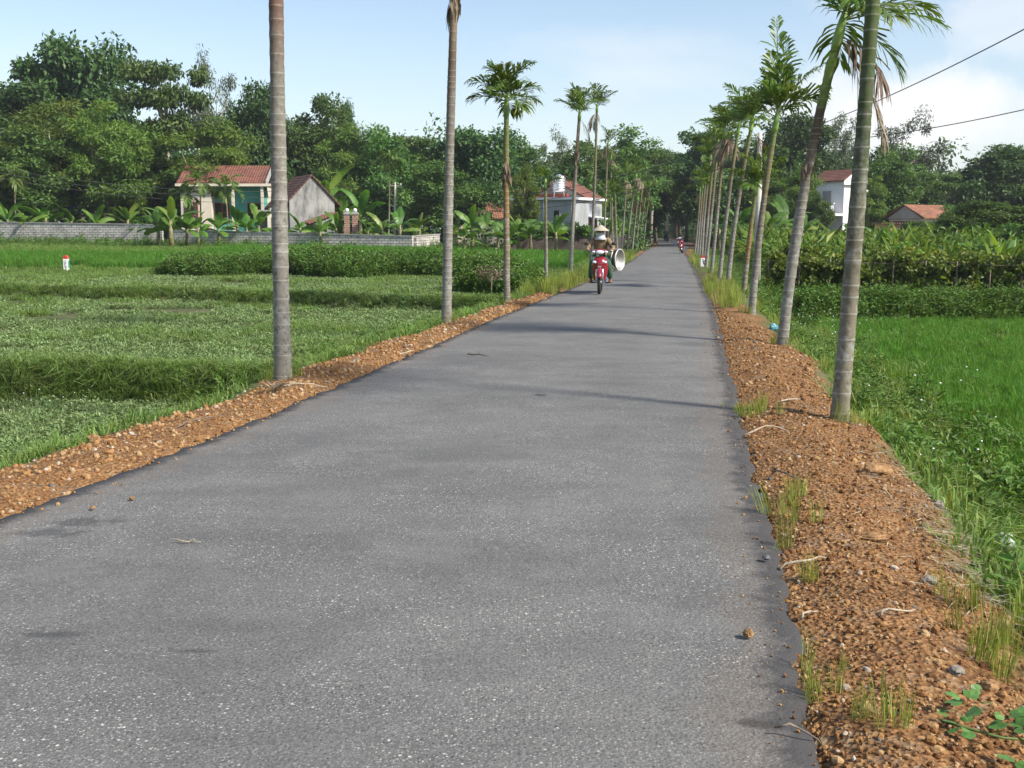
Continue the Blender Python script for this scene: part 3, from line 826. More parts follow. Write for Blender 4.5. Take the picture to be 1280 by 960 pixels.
def frond_mesh(r, length, elev, curl, nleaf=26, ll=.46, lw=.045, mat='palm', hang=.42, twist=0.0, vee=.55):
    """frond leaving the origin along +X, starting at angle elev and arching by curl"""
    n = 12; p = np.zeros(3); a = elev; st = length / n; path = [p.copy()]; dirs = []
    for i in range(n):
        d = np.array([math.cos(a), 0, math.sin(a)]); dirs.append(d); p = p + d * st; path.append(p.copy()); a -= curl / n * (0.5 + i / n)
    dirs.append(dirs[-1]); path = np.array(path); dirs = np.array(dirs)
    C, D, N, Ls, Ws, T = [], [], [], [], [], []
    for k in range(nleaf):
        f = .14 + .86 * k / (nleaf - 1); s = f * n; i = min(n - 1, int(s)); q = s - i
        c = path[i] * (1 - q) + path[i + 1] * q; d = dirs[i]
        nrm = np.array([-d[2], 0, d[0]]); side = np.array([0, 1, 0])
        prof = math.sin(PI * min(1, (.22 + f * .72))) ** .7
        for sg in (-1, 1):
            if r.random() < .14: continue
            fw = .75 + 1.0 * f + r.normal() * .16
            dd = side * sg * 1.0 + d * fw + nrm * (vee * (1 - .4 * f)) + r.normal(size=3) * .22
            dd = dd / np.linalg.norm(dd)
            C.append(c); D.append(dd); N.append(nrm + .4 * side * -sg); Ls.append(ll * prof * (.85 + .3 * r.random())); Ws.append(lw * (.8 + .5 * r.random())); T.append(np.clip(r.normal(.5, .2), 0, 1))
    C, D, N, Ls, Ws, T = map(np.array, (C, D, N, Ls, Ws, T))
    D = unit(D); Sd = unit(np.cross(D, N)); g = np.array([0, 0, -1.0])
    m = len(C); V = np.empty((m, 7, 3))
    l = Ls[:, None]; w = Ws[:, None]
    p1 = C + D * l * .4 + g * l * hang * .12; p2 = C + D * l * .72 + g * l * hang * .42; p3 = C + D * l * .92 + g * l * hang
    V[:, 0] = C; V[:, 1] = p1 + Sd * w * .5; V[:, 2] = p1 - Sd * w * .5; V[:, 3] = p2 + Sd * w * .42; V[:, 4] = p2 - Sd * w * .42; V[:, 5] = p3; V[:, 6] = p3 + D * .002
    b = np.arange(m)[:, None] * 7
    Fq = np.concatenate([b + np.array([[0, 1, 2, 2]]), b + np.array([[2, 1, 3, 4]]), b + np.array([[4, 3, 5, 5]])])
    tris = np.concatenate([b + np.array([[0, 1, 2]]), b + np.array([[2, 1, 3]]), b + np.array([[2, 3, 4]]), b + np.array([[4, 3, 5]])])
    # rachis
    rv, rf = [], []
    rr_ = np.linspace(.016, .004, n + 1) * (length / 1.4)
    for i in range(n + 1):
        nrm = np.array([-dirs[i][2], 0, dirs[i][0]])
        for th in (0, 2.1, 4.2): rv.append(path[i] + (np.array([0, 1, 0]) * math.cos(th) + nrm * math.sin(th)) * rr_[i])
    o0 = m * 7
    for i in range(n):
        for k in range(3):
            a_, b_, c_, d_ = o0 + i * 3 + k, o0 + i * 3 + (k + 1) % 3, o0 + (i + 1) * 3 + (k + 1) % 3, o0 + (i + 1) * 3 + k
            rf += [(a_, b_, c_), (a_, c_, d_)]
    Vv = np.concatenate([V.reshape(-1, 3), np.array(rv)])
    Ff = np.concatenate([tris, np.array(rf)])
    Tt = np.concatenate([np.repeat(T, 7), np.full(len(rv), .7)])
    return np_mesh('frond', Vv, Ff, [M[mat]], tint=Tt)

def sheath_mesh(r, n=12, L=.55, mat='drypalm', spread=.06):
    C = np.zeros((n, 3)); th = r.random(n) * 2 * PI
    C[:, 0] = np.cos(th) * spread; C[:, 1] = np.sin(th) * spread; C[:, 2] = -r.random(n) * .15
    D = np.stack([np.cos(th) * .14, np.sin(th) * .14, -np.ones(n)], -1) + r.normal(size=(n, 3)) * .08
    N = np.stack([np.cos(th), np.sin(th), np.zeros(n)], -1)
    V, Fq, T = leaves(C, D, N, L * (.5 + .7 * r.random(n)), .07 + .05 * r.random(n), np.clip(r.normal(.4, .2, n), 0, 1))
    return np_mesh('dry_sheath', V, Fq, [M[mat]], tint=T)

GREYB, GREYT, BROWN, GRN, OLIVE, REDB = (.165, .158, .14), (.135, .122, .10), (.085, .058, .036), (.085, .125, .025), (.036, .05, .018), (.11, .06, .042)
PRO = {
 'grey': [(0, (.18, .165, .13)), (.15, GREYB), (.62, GREYT), (.78, REDB), (.88, GREYT), (1, REDB)],
 'greytop': [(0, (.21, .18, .14)), (.1, GREYB), (.55, GREYT), (.75, BROWN), (.9, (.2, .15, .09)), (1, OLIVE)],
 'olive': [(0, (.15, .135, .095)), (.25, (.145, .13, .095)), (.4, (.10, .092, .06)), (.58, OLIVE), (.85, (.05, .075, .02)), (1, GRN)],
 'brownmid': [(0, GREYB), (.35, GREYB), (.5, GREYT), (.68, BROWN), (.8, (.075, .05, .03)), (.83, (.11, .16, .03)), (1, (.19, .27, .045))],
 'rusty': [(0, GREYT), (.35, (.13, .10, .055)), (.55, (.17, .09, .022)), (.75, (.13, .11, .035)), (1, GRN)],
 'thin': [(0, GREYB), (.35, GREYT), (.6, (.10, .075, .045)), (.85, (.12, .11, .045)), (1, GRN)],
}

FEET = []
def palm(base, top, mid=None, rb=.085, rt=.055, prof='thin', shaft=.5, nf=8, fl=1.1, ll=.4, elev=(80, 22), curl=.8, dead=0, sheath=None, spear=True, seed=0, label='', group=None,
         name='areca_palm', base_z=None, extra=None, lw=.05, Yd=None, hang=.42):
    nf = nf + 1 if nf > 4 else nf
    fl *= .9; ll *= 1.1; lw *= .72
    r = np.random.default_rng(1000 + seed)
    b = onz(base[0], base[1], -.03)
    if Yd is not None: b = at(base[0], base[1], Yd)
    Y = b.y
    zg = gzf(b.x, Y); FEET.append((b.x, Y))
    t = at(top[0], top[1], Y)
    path = [Vector((0, 0, zg - .12 - b.z))]
    if mid: path.append(at(mid[0], mid[1], Y) - b)
    path.append(t - b)
    if mid is None: path.insert(1, path[0].lerp(path[-1], .5) + Vector((r.normal() * .03, 0, 0)))
    # smooth the path
    pts = []
    for i in range(17):
        s = i / 16
        pts.append((path[0] * (1 - s) ** 2 + (path[1] * 2 - (path[0] + path[2]) / 2) * 2 * s * (1 - s) + path[2] * s ** 2))
    root = empty(name, b, 0, label, 'palm tree', group)
    link('trunk', trunk_mesh(pts, rb, rt, PRO[prof], seed=seed), root)
    top_v = pts[-1]; ax = (pts[-1] - pts[-2]).normalized()
    if shaft:
        mb = MB(); q = [top_v + ax * (shaft * k / 6) for k in range(7)]
        mb.tube([top_v - ax * .01] + q[1:], [rt * 1.02, rt * 1.25, rt * 1.22, rt * 1.1, rt * .92, rt * .7, rt * .4], 10)
        mb.build('crownshaft', M['shaft'], root)
    cbase = top_v + ax * shaft * .86
    for i in range(nf):
        f = i / max(1, nf - 1)
        e = R(elev[0] + (elev[1] - elev[0]) * f + r.normal() * 6); az = i * 2.4 + r.normal() * .25 + seed
        me = frond_mesh(r, fl * (.8 + .35 * r.random()), e, curl * (.75 + .5 * r.random()), ll=ll, lw=lw, hang=hang)
        fo = link('frond', me, root); fo.location = cbase - ax * (.12 * f); fo.rotation_euler = (r.normal() * .2, 0, az)
    if spear:
        mb = MB(); L = fl * .62
        mb.tube([cbase, cbase + ax * L * .5 + Vector((.02, 0, 0)), cbase + ax * L + Vector((.03, .02, 0))], [.02, .018, .003], 6)
        mb.build('spear_leaf', M['shaft'], root)
    for az, e, L, cu, dry in (extra or []):
        me = frond_mesh(r, L, R(e), cu, ll=ll * (1.0 if not dry else .75), lw=lw, mat='drypalm' if dry else 'palm', hang=hang if not dry else .9, vee=.3 if not dry else 0)
        fo = link('dead_frond' if dry else 'frond', me, root); fo.location = cbase - ax * (.1 if not dry else .3); fo.rotation_euler = (0, 0, R(az))
    for i in range(dead):
        me = frond_mesh(r, fl * .8, R(-35 + r.normal() * 8), .9, ll=ll * .7, lw=lw * .8, mat='drypalm', hang=1.0, vee=0)
        fo = link('dead_frond', me, root); fo.location = top_v + ax * shaft * .1; fo.rotation_euler = (0, 0, r.random() * 6.28)
    for zf in (sheath or []):
        so = link('dry_sheath', sheath_mesh(r, 9, fl * .38, spread=rt * .9), root); so.location = top_v + ax * zf
    return root

GLP, GRP = 'areca palms along the left verge', 'areca palms along the right verge'
# left row, from the nearest
palm((354, 478), (343, -150), (349, 240), .09, .066, 'grey', .7, 9, 1.5, .5, seed=1, label='thickest left palm, pale ringed trunk on the gravel verge, crown above the picture', group=GLP)
palm((558, 405), (569, -45), (562, 200), .085, .06, 'greytop', .6, 8, 1.4, .5, seed=2, sheath=[-.15, -.5], label='tall left palm with a dry sheath near its top, second from the camera', group=GLP)
palm((634, 377), (633, 146), (633, 270), .075, .052, 'rusty', .5, 15, .95, .48, elev=(88, 8), curl=.85, seed=3, sheath=[-.9, -1.15], lw=.06, label='left palm with full green round crown and orange-brown middle trunk', group=GLP)
palm((683, 355), (682, 236), None, .055, .04, 'thin', .3, 2, .6, .3, elev=(60, 30), seed=4, spear=False, extra=[(5, 72, 1.15, 3.1, True)], label='short withered palm with a single drooping dry frond, left of the water tank', group=GLP)
palm((713, 345), (724, 150), (718, 240), .075, .05, 'greytop', .35, 9, 1.0, .5, elev=(88, 28), curl=.6, seed=5, dead=1, sheath=[-.9, -1.2], label='left palm with dark blotched trunk in front of the water tank, spear leaf upright', group=GLP)
palm((738, 333), (746, 140), None, .07, .048, 'thin', .35, 8, 1.1, .5, elev=(88, 35), curl=.55, seed=6, dead=1, label='slim left palm with ragged crown behind the motorbike rider', group=GLP)
palm((755, 322), (760, 182), None, .06, .045, 'thin', .3, 4, 1.0, .45, elev=(85, 40), seed=7, dead=2, extra=[(5, 48, 2.1, 1.5, False)], label='left palm throwing one long curved frond out over the road', group=GLP)
palm((763, 318), (764, 200), None, .06, .045, 'thin', .3, 4, .8, .4, elev=(60, 0), seed=8, dead=3, label='left palm with shaggy straw-coloured skirt, twin of the curved-frond palm', group=GLP)
lf = [((776, 319), (783, 225), 9, 5, 2), ((783, 317), (795, 222), 10, 5, 1), ((772, 321), (769, 248), 11, 7, 0), ((790, 314), (797, 250), 12, 3, 3), ((794, 313), (803, 232), 13, 4, 2), ((799, 311), (806, 248), 14, 2, 4), ((804, 310), (812, 240), 15, 5, 1), ((767, 320), (765, 252), 16, 7, 0)]
lfl = ['left palm with leaning pale trunk, nearest behind the shaggy twin palms', 'left palm leaning right, its trunk crossing the far verge', 'short yellow-green palm just behind the shaggy twin palms', 'left palm hung with brown dead fronds, halfway to the shaded road',
       'left palm with thin sparse crown near the road bend', 'left palm with a long grey beard of dead fronds', 'last tall palm of the left row before the dark trees', 'low bright palm hidden behind the curved-frond palm']
for (b, t, sd, nf, dd), lb in zip(lf, lfl):
    palm(b, t, None, .07, .05, 'thin', .35, nf, 1.2, .5, elev=(88, 25), curl=.65, seed=sd, dead=min(dd, 2), sheath=[0.0] if dd > 2 else None, lw=.08, label=lb, group=GLP)
# right row, from the nearest
palm((1048, 527), (1098, -95), (1071, 265), .074, .052, 'olive', .6, 9, 1.4, .5, seed=21, label='thickest right palm, mottled grey trunk turning green, on the gravel edge', group=GRP)
palm((977, 432), (1044, 62), (1003, 250), .08, .058, 'brownmid', .55, 4, 1.0, .5, elev=(88, 60), curl=.9, seed=22, sheath=[-1.4],
     extra=[(12, 28, 1.35, 1.0, False), (-25, 12, 1.3, .9, False), (40, 45, 1.3, 1.0, False), (-70, 20, 1.1, 1.3, False), (75, 0, 1.0, 1.2, False), (-100, 35, 1.0, 1.4, False), (-15, -25, 1.0, .8, False), (-30, -55, 1.5, .5, True), (-50, -20, 1.0, 1.3, True)], lw=.055, label='leaning right palm with bright green upper trunk and hanging grey dead frond', group=GRP)
palm((939, 394), (968, 165), (951, 280), .072, .048, 'thin', .45, 10, 1.0, .5, elev=(88, 30), curl=.6, seed=23, extra=[(95, 86, 1.75, .1, False), (60, 78, 1.5, .3, False), (0, 62, 1.2, .6, False)], lw=.055, label='right palm with tall upright fronds, taller than its row', group=GRP)
palm((929, 363), (944, 243), None, .07, .055, 'rusty', .35, 10, .95, .5, elev=(86, 15), curl=.65, seed=24, lw=.06, label='short right palm with low spreading crown beside the concrete pole', group=GRP)
palm((909, 357), (938, 165), (920, 270), .075, .05, 'thin', .4, 10, 1.25, .55, elev=(88, 22), curl=.7, seed=25, dead=1, lw=.06, label='right palm with heavy dark crown left of the tall-fronded palm', group=GRP)
palm((899, 349), (922, 168), None, .07, .048, 'thin', .4, 8, 1.1, .5, elev=(88, 30), curl=.65, seed=26, dead=1, lw=.06, label='slim right palm, crown merging into the heavy dark crown beside it', group=GRP)
rf = [((889, 343), (905, 172), 27, 7, 2), ((882, 336), (897, 185), 28, 6, 2), ((880, 334), (891, 205), 29, 6, 1), ((877, 326), (888, 200), 30, 5, 3), ((874, 322), (882, 225), 31, 7, 0), ((871, 320), (878, 236), 32, 7, 0), ((868, 318), (875, 240), 33, 6, 1), ((885, 330), (887, 240), 34, 7, 0)]
rfl = ['right palm with thin crown and dry skirt, next beyond the slim palm', 'right palm standing straight behind the white and red road post', 'right palm touching the road post with its foot', 'right palm with brown ragged skirt, beyond the road post',
       'low yellow-green right palm near the parked red motorbike', 'small right palm next behind the low yellow-green one', 'farthest right palm before the dark overhanging trees', 'short bright palm squeezed among the thin right palms']
for (b, t, sd, nf, dd), lb in zip(rf, rfl):
    palm(b, t, None, .07, .05, 'thin', .35, nf, 1.15, .5, elev=(88, 25), curl=.65, seed=sd, dead=[0, 1, 0, 2, 1, 0, 1, 0][sd % 8], lw=.08, label=lb, group=GRP)
# small dark areca palms in front of the teal house and at the far left
for k, (bx, tx, ty, Y, lb) in enumerate([(250, 250, 232, 80, 'dark garden palm in front of the red barred window'), (285, 282, 240, 79, 'dark garden palm in front of the teal porch'), (232, 231, 250, 80, 'smallest dark garden palm at the left corner of the teal house'),
                                         (485, 487, 205, 86, 'slender garden palm behind the brick gate pillars'), (20, 18, 225, 84, 'garden palm with wide fronds at the left edge behind the wall')]):
    palm((bx, 300), (tx, ty), None, .07, .05, 'thin', .4, 8, 1.5, .6, elev=(70, -25), curl=1.4, seed=60 + k, lw=.12, label=lb, group='garden palms among the houses', Yd=Y)

# ------------------------------------------------------------------ banana plants
def banana_meshes(seed):
    r = np.random.default_rng(seed)
    mb = MB(); mb.tube([(0, 0, -.1), (.02, 0, .6), (.0, .02, 1.3)], [.13, .1, .06], 8)
    st = mb.mesh('banana_stem', M['bananastem'])
    V, Fq, T = [], [], []
    for i in range(9):
        az = i * 2.4 + r.normal() * .3; e = R(82 - 8 * i + r.normal() * 6); L = 1.5 * (.7 + .5 * r.random()); W = .42 * (.8 + .3 * r.random()); cu = .9 + .9 * r.random(); n = 9
        p = np.array([0, 0, 1.15 - .03 * i]); a = e; tw = r.normal() * .4
        tint = np.clip(r.normal(.5, .22), 0, 1)
        ring = []
        for k in range(n + 1):
            f = k / n
            d = np.array([math.cos(a) * math.cos(az), math.cos(a) * math.sin(az), math.sin(a)])
            s0 = np.array([-math.sin(az), math.cos(az), 0]); nn = np.cross(s0, d); s = s0 * math.cos(tw) + nn * math.sin(tw)
            w = W * (0.06 if f < .15 else math.sin(PI * min(1, (f - .1) / .95)) ** .6 + .04) * .5
            jag = 1 + r.normal() * .13
            ring.append((p + s * w * jag - nn * -.0 + np.array([0, 0, -w * .35]), p.copy(), p - s * w * (1 + r.normal() * .13) + np.array([0, 0, -w * .35])))
            p = p + d * (L / n); a -= cu / n * (.4 + 1.2 * f)
        for k in range(n):
            b = len(V)
            V += list(ring[k]) + list(ring[k + 1]); T += [np.clip(tint + r.normal() * .08, 0, 1)] * 6
            Fq += [(b, b + 1, b + 4, b + 3), (b + 1, b + 2, b + 5, b + 4)]
    return st, np_mesh('banana_foliage', np.array(V), np.array(Fq), [M['banana']], tint=np.array(T))
BAN = [banana_meshes(s) for s in range(4)]
def banana(px, top, Y, label, k=0, wide=1.0, group='banana plants'):
    p = at(px, top, Y); zb = gzf(p.x, Y); h = p.z - zb
    root = empty('banana_plant', (p.x, Y, zb), random.uniform(0, 6.28), label, 'banana plant', group)
    s = max(.25, h / 2.5); root.scale = (s * wide, s * wide, s)
    st, fo = BAN[k % 4]
    link('stem', st, root); link('foliage', fo, root)
BL = [(212, 250, 70, 'broad-leaved banana plant hiding the gap in the block wall', 1.1), (232, 262, 71, 'yellowish banana plant just right of the gap in the wall', 1), (196, 262, 71, 'banana plant leaning left at the wall gap', 1),
      (88, 258, 82, 'small banana plant with drooping leaf over the left wall top', .9), (158, 252, 82, 'banana plant left of the wall gap, behind the wall', .9), (55, 248, 84, 'upright banana plant behind the left wall', .9), (8, 255, 83, 'yellow-green banana plant at the left edge', 1),
      (296, 262, 76, 'leafy banana plant below the teal porch', 1), (322, 258, 77, 'banana plant beside the thickest left palm trunk', 1), (272, 266, 75, 'small banana plant below the red barred window', 1), (400, 276, 73, 'low banana plant rising over the block wall', 1), (375, 268, 76, 'banana plant by the green door', .9),
      (405, 206, 88, 'tall banana clump behind the roof of the old grey house', .8), (428, 226, 86, 'banana plant right of the old grey house', .8), (450, 240, 84, 'dark banana plant behind the brick gate pillars', .9), (500, 262, 76, 'banana plant inside the corner of the block wall', 1), (478, 270, 74, 'small banana plant left of the wall corner', 1),
      (570, 270, 70, 'banana plant right of the second left palm', 1), (590, 262, 69, 'tallest banana plant between second and third left palms', 1), (606, 268, 68, 'banana plant with drooping leaves left of the third palm', 1), (648, 268, 68, 'banana plant right of the third left palm', 1), (664, 274, 67, 'banana plant left of the withered palm', 1),
      (695, 272, 67, 'banana plant right of the withered palm', 1), (622, 276, 67, 'low banana plant at the foot of the reddish roof', 1), (750, 246, 84, 'big dark banana plant beside the pale grey house door', .9), 
      (30, 262, 82, 'low banana plant between the two leftmost garden plants', 1), (120, 262, 81, 'low banana plant behind the wall below the slender pale trunks', 1), (180, 268, 79, 'small banana plant just left of the leaning one at the gap', 1), (246, 268, 74, 'banana plant with torn leaves below the cream wall', 1), (308, 268, 75, 'low banana plant between two taller ones under the porch', 1),
      (420, 270, 76, 'low banana plant just left of the gate pillars', 1), (460, 276, 75, 'low yellow-green banana plant right of the gate pillars', 1), (524, 270, 78, 'banana plant half hidden behind the wall corner', 1), (580, 280, 66, 'short banana plant in front of its taller neighbours', 1), (636, 282, 65, 'short banana plant beside the orange-brown palm trunk', 1),
      (985, 245, 70, 'banana plant with large leaves behind the short right palm', 1), (960, 255, 68, 'banana plant right of the concrete pole', 1), (1005, 262, 66, 'banana plant left of the leaning right palm', 1), (925, 262, 74, 'banana plant between the thin right palms', .9), (900, 268, 82, 'banana plant deep in the right palm row', .9),
      (1250, 283, 40, 'banana plant with pale upright leaf in front of the dome-shaped tree', 1), (1180, 286, 46, 'banana plant left of the dome-shaped tree', 1), (1100, 283, 54, 'banana plant right of the thickest right palm trunk', 1), (1130, 290, 50, 'low banana plant below the orange-roofed house', 1)]
for k, (px, top, Y, lb, w) in enumerate(BL): banana(px, top - (8 if Y > 62 else 2), Y, lb, k, w)

# ------------------------------------------------------------------ houses
def part(mb, name, mats, root): return mb.build(name, mats, root)

def gable_roof(w, d, z, rise, over=.35, th=.1):
    """ridge along X; returns MB"""
    mb = MB(); hw, hd = w / 2 + over, d / 2 + over
    for s in (-1, 1):
        a = [Vector((-hw, s * hd, z)), Vector((hw, s * hd, z)), Vector((hw, 0, z + rise)), Vector((-hw, 0, z + rise))]
        if s > 0: a = a[::-1]
        mb.hull(a, [p + Vector((0, 0, th)) for p in a])
    return mb

def window(root, x, y, z, w, h, frame_mat, nx=2, nz=3, bars=True, glass='glass', axis='x'):
    fr = MB(); t = .06
    def B(c, s):
        if axis == 'x': fr.box(c, s)
        else: fr.box((c[1] - y + x, -(c[0] - x) + y, c[2]), (s[1], s[0], s[2]))
    for dx in (-w / 2, w / 2): B((x + dx, y, z), (t, .1, h + t))
    for dz in (-h / 2, h / 2): B((x, y, z + dz), (w - t, .1, t))
    f = fr.build('window', frame_mat, root)
    pn = MB()
    if axis == 'x': pn.box((x, y + .02, z), (w - t, .02, h - t))
    else: pn.box((x + .02, y, z), (.02, w - t, h - t))
    pn.build('pane', M[glass], f)
    if bars:
        br = MB()
        for i in range(1, nx + 1):
            if axis == 'x': br.box((x - w / 2 + w * i / (nx + 1), y - .03, z), (.05, .03, h - t))
        for i in range(1, nz + 1):
            if axis == 'x': br.box((x, y - .032, z - h / 2 + h * i / (nz + 1)), (w - t, .025, .04))
        br.build('bars', frame_mat, f)
    return f

# teal house (local: +X right, -Y towards viewer)
Y = 86; p0 = at(278, 290, Y); zb = gzf(p0.x, Y + 2)
h = empty('teal_house', (p0.x, Y, zb + .45), R(2), 'teal and cream single-storey house with red tiled roof behind the block wall', 'house')
W = 6.3
part(MB().box((0, 4.2, 1.92), (W, 5.0, 3.84)).box((-W / 2 + 1.15, 1.05, 1.92), (2.3, 1.25, 3.84)), 'wall', M['cream'], h)
part(MB().box((1.15, 1.66, 1.92), (W - 2.3, .06, 3.8)).box((W / 2 - .05, 1.05, 1.92), (.08, 1.15, 3.8)), 'porch_wall', M['teal'], h)
part(MB().box((0.25, .9, -.05), (W + .4, 1.9, 1.1)), 'plinth', M['cement'], h)
part(MB().box((.3, .75, 3.95), (W + 1.1, 1.7, .2)), 'fascia', M['cream'], h)
for x in (.85, W / 2 - .1): part(MB().box((x, .15, 2.17), (.2, .2, 3.34)), 'column', M['cream'], h)
rm = gable_roof(W - .1, 5.6, 4.07, 1.4, .25); ro = part(rm, 'roof', M['tile'], h); ro.location.y = 3.2
vg = MB(); 
for sx in (W / 2 + .28,):
    for s in (-1, 1):
        a = [Vector((sx - .09, s * 3.1, 4.05)), Vector((sx + .09, s * 3.1, 4.05)), Vector((sx + .09, 0, 5.52)), Vector((sx - .09, 0, 5.52))]
        if s > 0: a = a[::-1]
        vg.hull(a, [q + Vector((0, 0, .22)) for q in a])
o = part(vg, 'verge', M['cement'], h); o.location.y = 3.2
window(h, -2.35, .4, 2.0, .95, 1.35, M['redwood'], 2, 3)
for x in (-.3, 2.2): window(h, x, 1.6, 1.9, 1.1, 1.5, M['redwood'], 1, 1, True, 'darkvoid')

# old grey gabled house
Y = 82; p0 = at(391, 290, Y); zb = gzf(p0.x, Y)
h = empty('gabled_house', (p0.x, Y, zb), R(24), 'old grey stained gabled house with dark tile roof and green door', 'house')
gw, ev, rg, dp = 3.3, 3.2, 4.95, 6.0
part(MB().hull([Vector((-gw / 2, 0, 0)), Vector((gw / 2, 0, 0)), Vector((gw / 2, 0, ev)), Vector((0, 0, rg)), Vector((-gw / 2, 0, ev))][::-1],
               [Vector((-gw / 2, dp, 0)), Vector((gw / 2, dp, 0)), Vector((gw / 2, dp, ev)), Vector((0, dp, rg)), Vector((-gw / 2, dp, ev))][::-1]), 'wall', M['oldgrey'], h)
rm = MB()
for s in (-1, 1):
    a = [Vector((s * (gw / 2 + .45), -.15, ev - .42)), Vector((s * (gw / 2 + .45), dp, ev - .42)), Vector((0, dp, rg + .04)), Vector((0, -.15, rg + .04))]
    if s < 0: a = a[::-1]
    rm.hull(a, [q + Vector((0, 0, .13)) for q in a])
part(rm, 'roof', M['tileold'], h)
part(MB().box((-gw / 2 - .75, .5, 1.15), (1.5, .12, 2.3)), 'side_wall', M['cream'], h)
d = part(MB().box((-gw / 2 - .75, .4, 1.05), (.9, .06, 2.0)), 'door', M['greendoor'], h)
# lean-to
p1 = at(402, 290, 79.5)
l = empty('lean_to_shed', (p1.x, 79.5, gzf(p1.x, 79.5)), R(24), 'small plastered shed with slanting tiled roof against the grey gabled house', 'shed')
part(MB().hull([Vector((-.75, -.6, 0)), Vector((.8, -.6, 0)), Vector((.8, 1.4, 0)), Vector((-.75, 1.4, 0))], [Vector((-.75, -.6, 1.65)), Vector((.8, -.6, 2.2)), Vector((.8, 1.4, 2.2)), Vector((-.75, 1.4, 1.65))]), 'wall', M['oldgrey'], l)
part(MB().hull([Vector((-1.1, -.8, 1.56)), Vector((.95, -.8, 2.28)), Vector((.95, 1.6, 2.28)), Vector((-1.1, 1.6, 1.56))], [Vector((-1.1, -.8, 1.68)), Vector((.95, -.8, 2.4)), Vector((.95, 1.6, 2.4)), Vector((-1.1, 1.6, 1.68))]), 'roof', M['tileorange'], l)
part(MB().box((-.45, -.63, .8), (.5, .05, 1.5)), 'door', M['darkvoid'], l)
# low brown shack roof by the palm trunk and red roof behind trees at left
p1 = at(340, 290, 84)
l = empty('brown_shack', (p1.x, 84, gzf(p1.x, 84)), 0, 'dark brown lean-to between teal house and old grey house', 'shack')
part(MB().box((0, 1, 1.2), (1.6, 2, 2.4)), 'wall', M['bark'], l); part(MB().box((0, .9, 2.48), (2.2, 2.8, .12)), 'roof', M['cement'], l)
p1 = at(143, 256, 92)
l = empty('red_roofed_shed', (p1.x, 92, gzf(p1.x, 92)), 0, 'low shed with a faded red roof, half hidden by feathery trees', 'shed')
part(MB().box((0, 1, .8), (2.2, 2, 1.6)), 'wall', M['bark'], l); ro = part(gable_roof(2.2, 2, 1.6, .5, .2), 'roof', M['tileorange'], l); ro.location.y = 1
p1 = at(77, 262, 90)
o = MB().hull([Vector((-.7, 0, 0)), Vector((.7, 0, 0)), Vector((.75, 1.2, .35)), Vector((-.7, 1.2, .3))], [Vector((-.7, 0, .03)), Vector((.7, 0, .03)), Vector((.75, 1.2, .38)), Vector((-.7, 1.2, .33))]).build('tarp', M['blue_tarp'])
tag(o, 'bright blue tarpaulin sheet slung between trees behind the left wall', 'tarp'); o.location = p1

# gate pillars
for k, px in enumerate((434.5, 444.5)):
    Yg = 75; q = at(px, 300, Yg); zg = gzf(q.x, Yg); top = at(px, 268, Yg).z
    g = empty('gate_pillar', (q.x, Yg, zg), 0, ['red brick gate pillar with white ball top, the left of the pair', 'red brick gate pillar with white ball top, the right of the pair'][k], 'gate pillar', 'pair of brick gate pillars')
    hh = top - zg
    part(MB().box((0, 0, hh / 2), (.36, .36, hh)), 'pillar_shaft', M['redbrick'], g)
    part(MB().box((0, 0, hh + .05), (.46, .46, .1)).box((0, 0, hh + .13), (.3, .3, .07)), 'pillar_cap', M['cement'], g)
    part(MB().ball((0, 0, hh + .27), (.13, .13, .13)), 'finial', M['white'], g)

# hidden house with red roof behind bananas
p1 = at(604, 256, 92)
l = empty('hidden_house', (p1.x, 92, gzf(p1.x, 92)), R(8), 'low house with orange tiled roof glimpsed through trees left of the third palm', 'house')
part(MB().box((0, 2, 1.1), (4.6, 4, 2.2)), 'wall', M['cream'], l); ro = part(gable_roof(4.8, 4.2, 2.2, 1.3, .3), 'roof', M['tileorange'], l); ro.location.y = 2

# pale grey house with tank
Y = 74; p0 = at(714, 290, Y); zb = gzf(p0.x, Y) - .1
h = empty('grey_house', (p0.x, Y, zb), R(-30), 'pale grey house with flat eaves, red tile roof and a steel water tank', 'house')
# local: corner at origin; long face runs to -X (seen on the left), short face runs back +Y (seen on the right)
LW, LD, LH = 4.2, 4.6, 3.45
part(MB().box((-LW / 2, LD / 2, LH / 2), (LW, LD, LH)), 'wall', M['palegrey'], h)
part(MB().box((-LW / 2, LD / 2, LH + .08), (LW + .5, LD + .5, .16)), 'fascia', M['white'], h)
rm = MB()
z0 = LH + .165
for s in (-1, 1):
    a = [Vector((s * (LW / 2), 1.8, z0)), Vector((s * (LW / 2), LD, z0)), Vector((0, LD, z0 + 1.1)), Vector((0, 1.8, z0 + 1.1))]
    if s < 0: a = a[::-1]
    rm.hull(a, [q + Vector((0, 0, .1)) for q in a])
ro = part(rm, 'roof', M['tile'], h); ro.location.x = -LW / 2
o = part(MB().hull([Vector((-LW / 2 + .1, 1.95, z0)), Vector((LW / 2 - .1, 1.95, z0)), Vector((0, 1.95, z0 + 1.05))], [Vector((-LW / 2 + .1, 2.2, z0)), Vector((LW / 2 - .1, 2.2, z0)), Vector((0, 2.2, z0 + 1.05))]), 'gable', M['cement'], h); o.location.x = -LW / 2
part(MB().box((-3.9, .9, z0 + .25), (.9, 1.6, .5)).box((-2.0, 1.2, z0 + .12), (2.2, .3, .24)), 'parapet', M['redwood'], h)
for x in (-1.05, -3.2): window(h, x, -.06, 2.5, .46, .56, M['cement'], 1, 1, False, 'darkvoid')
part(MB().tube([(-2.0, -.06, 1.9), (-2.0, -.06, LH)], .04, 8), 'drain_pipe', M['white'], h)
dr = part(MB().box((.02, 3.2, 1.1), (.08, 1.0, 2.1)), 'door', M['redwood'], h)
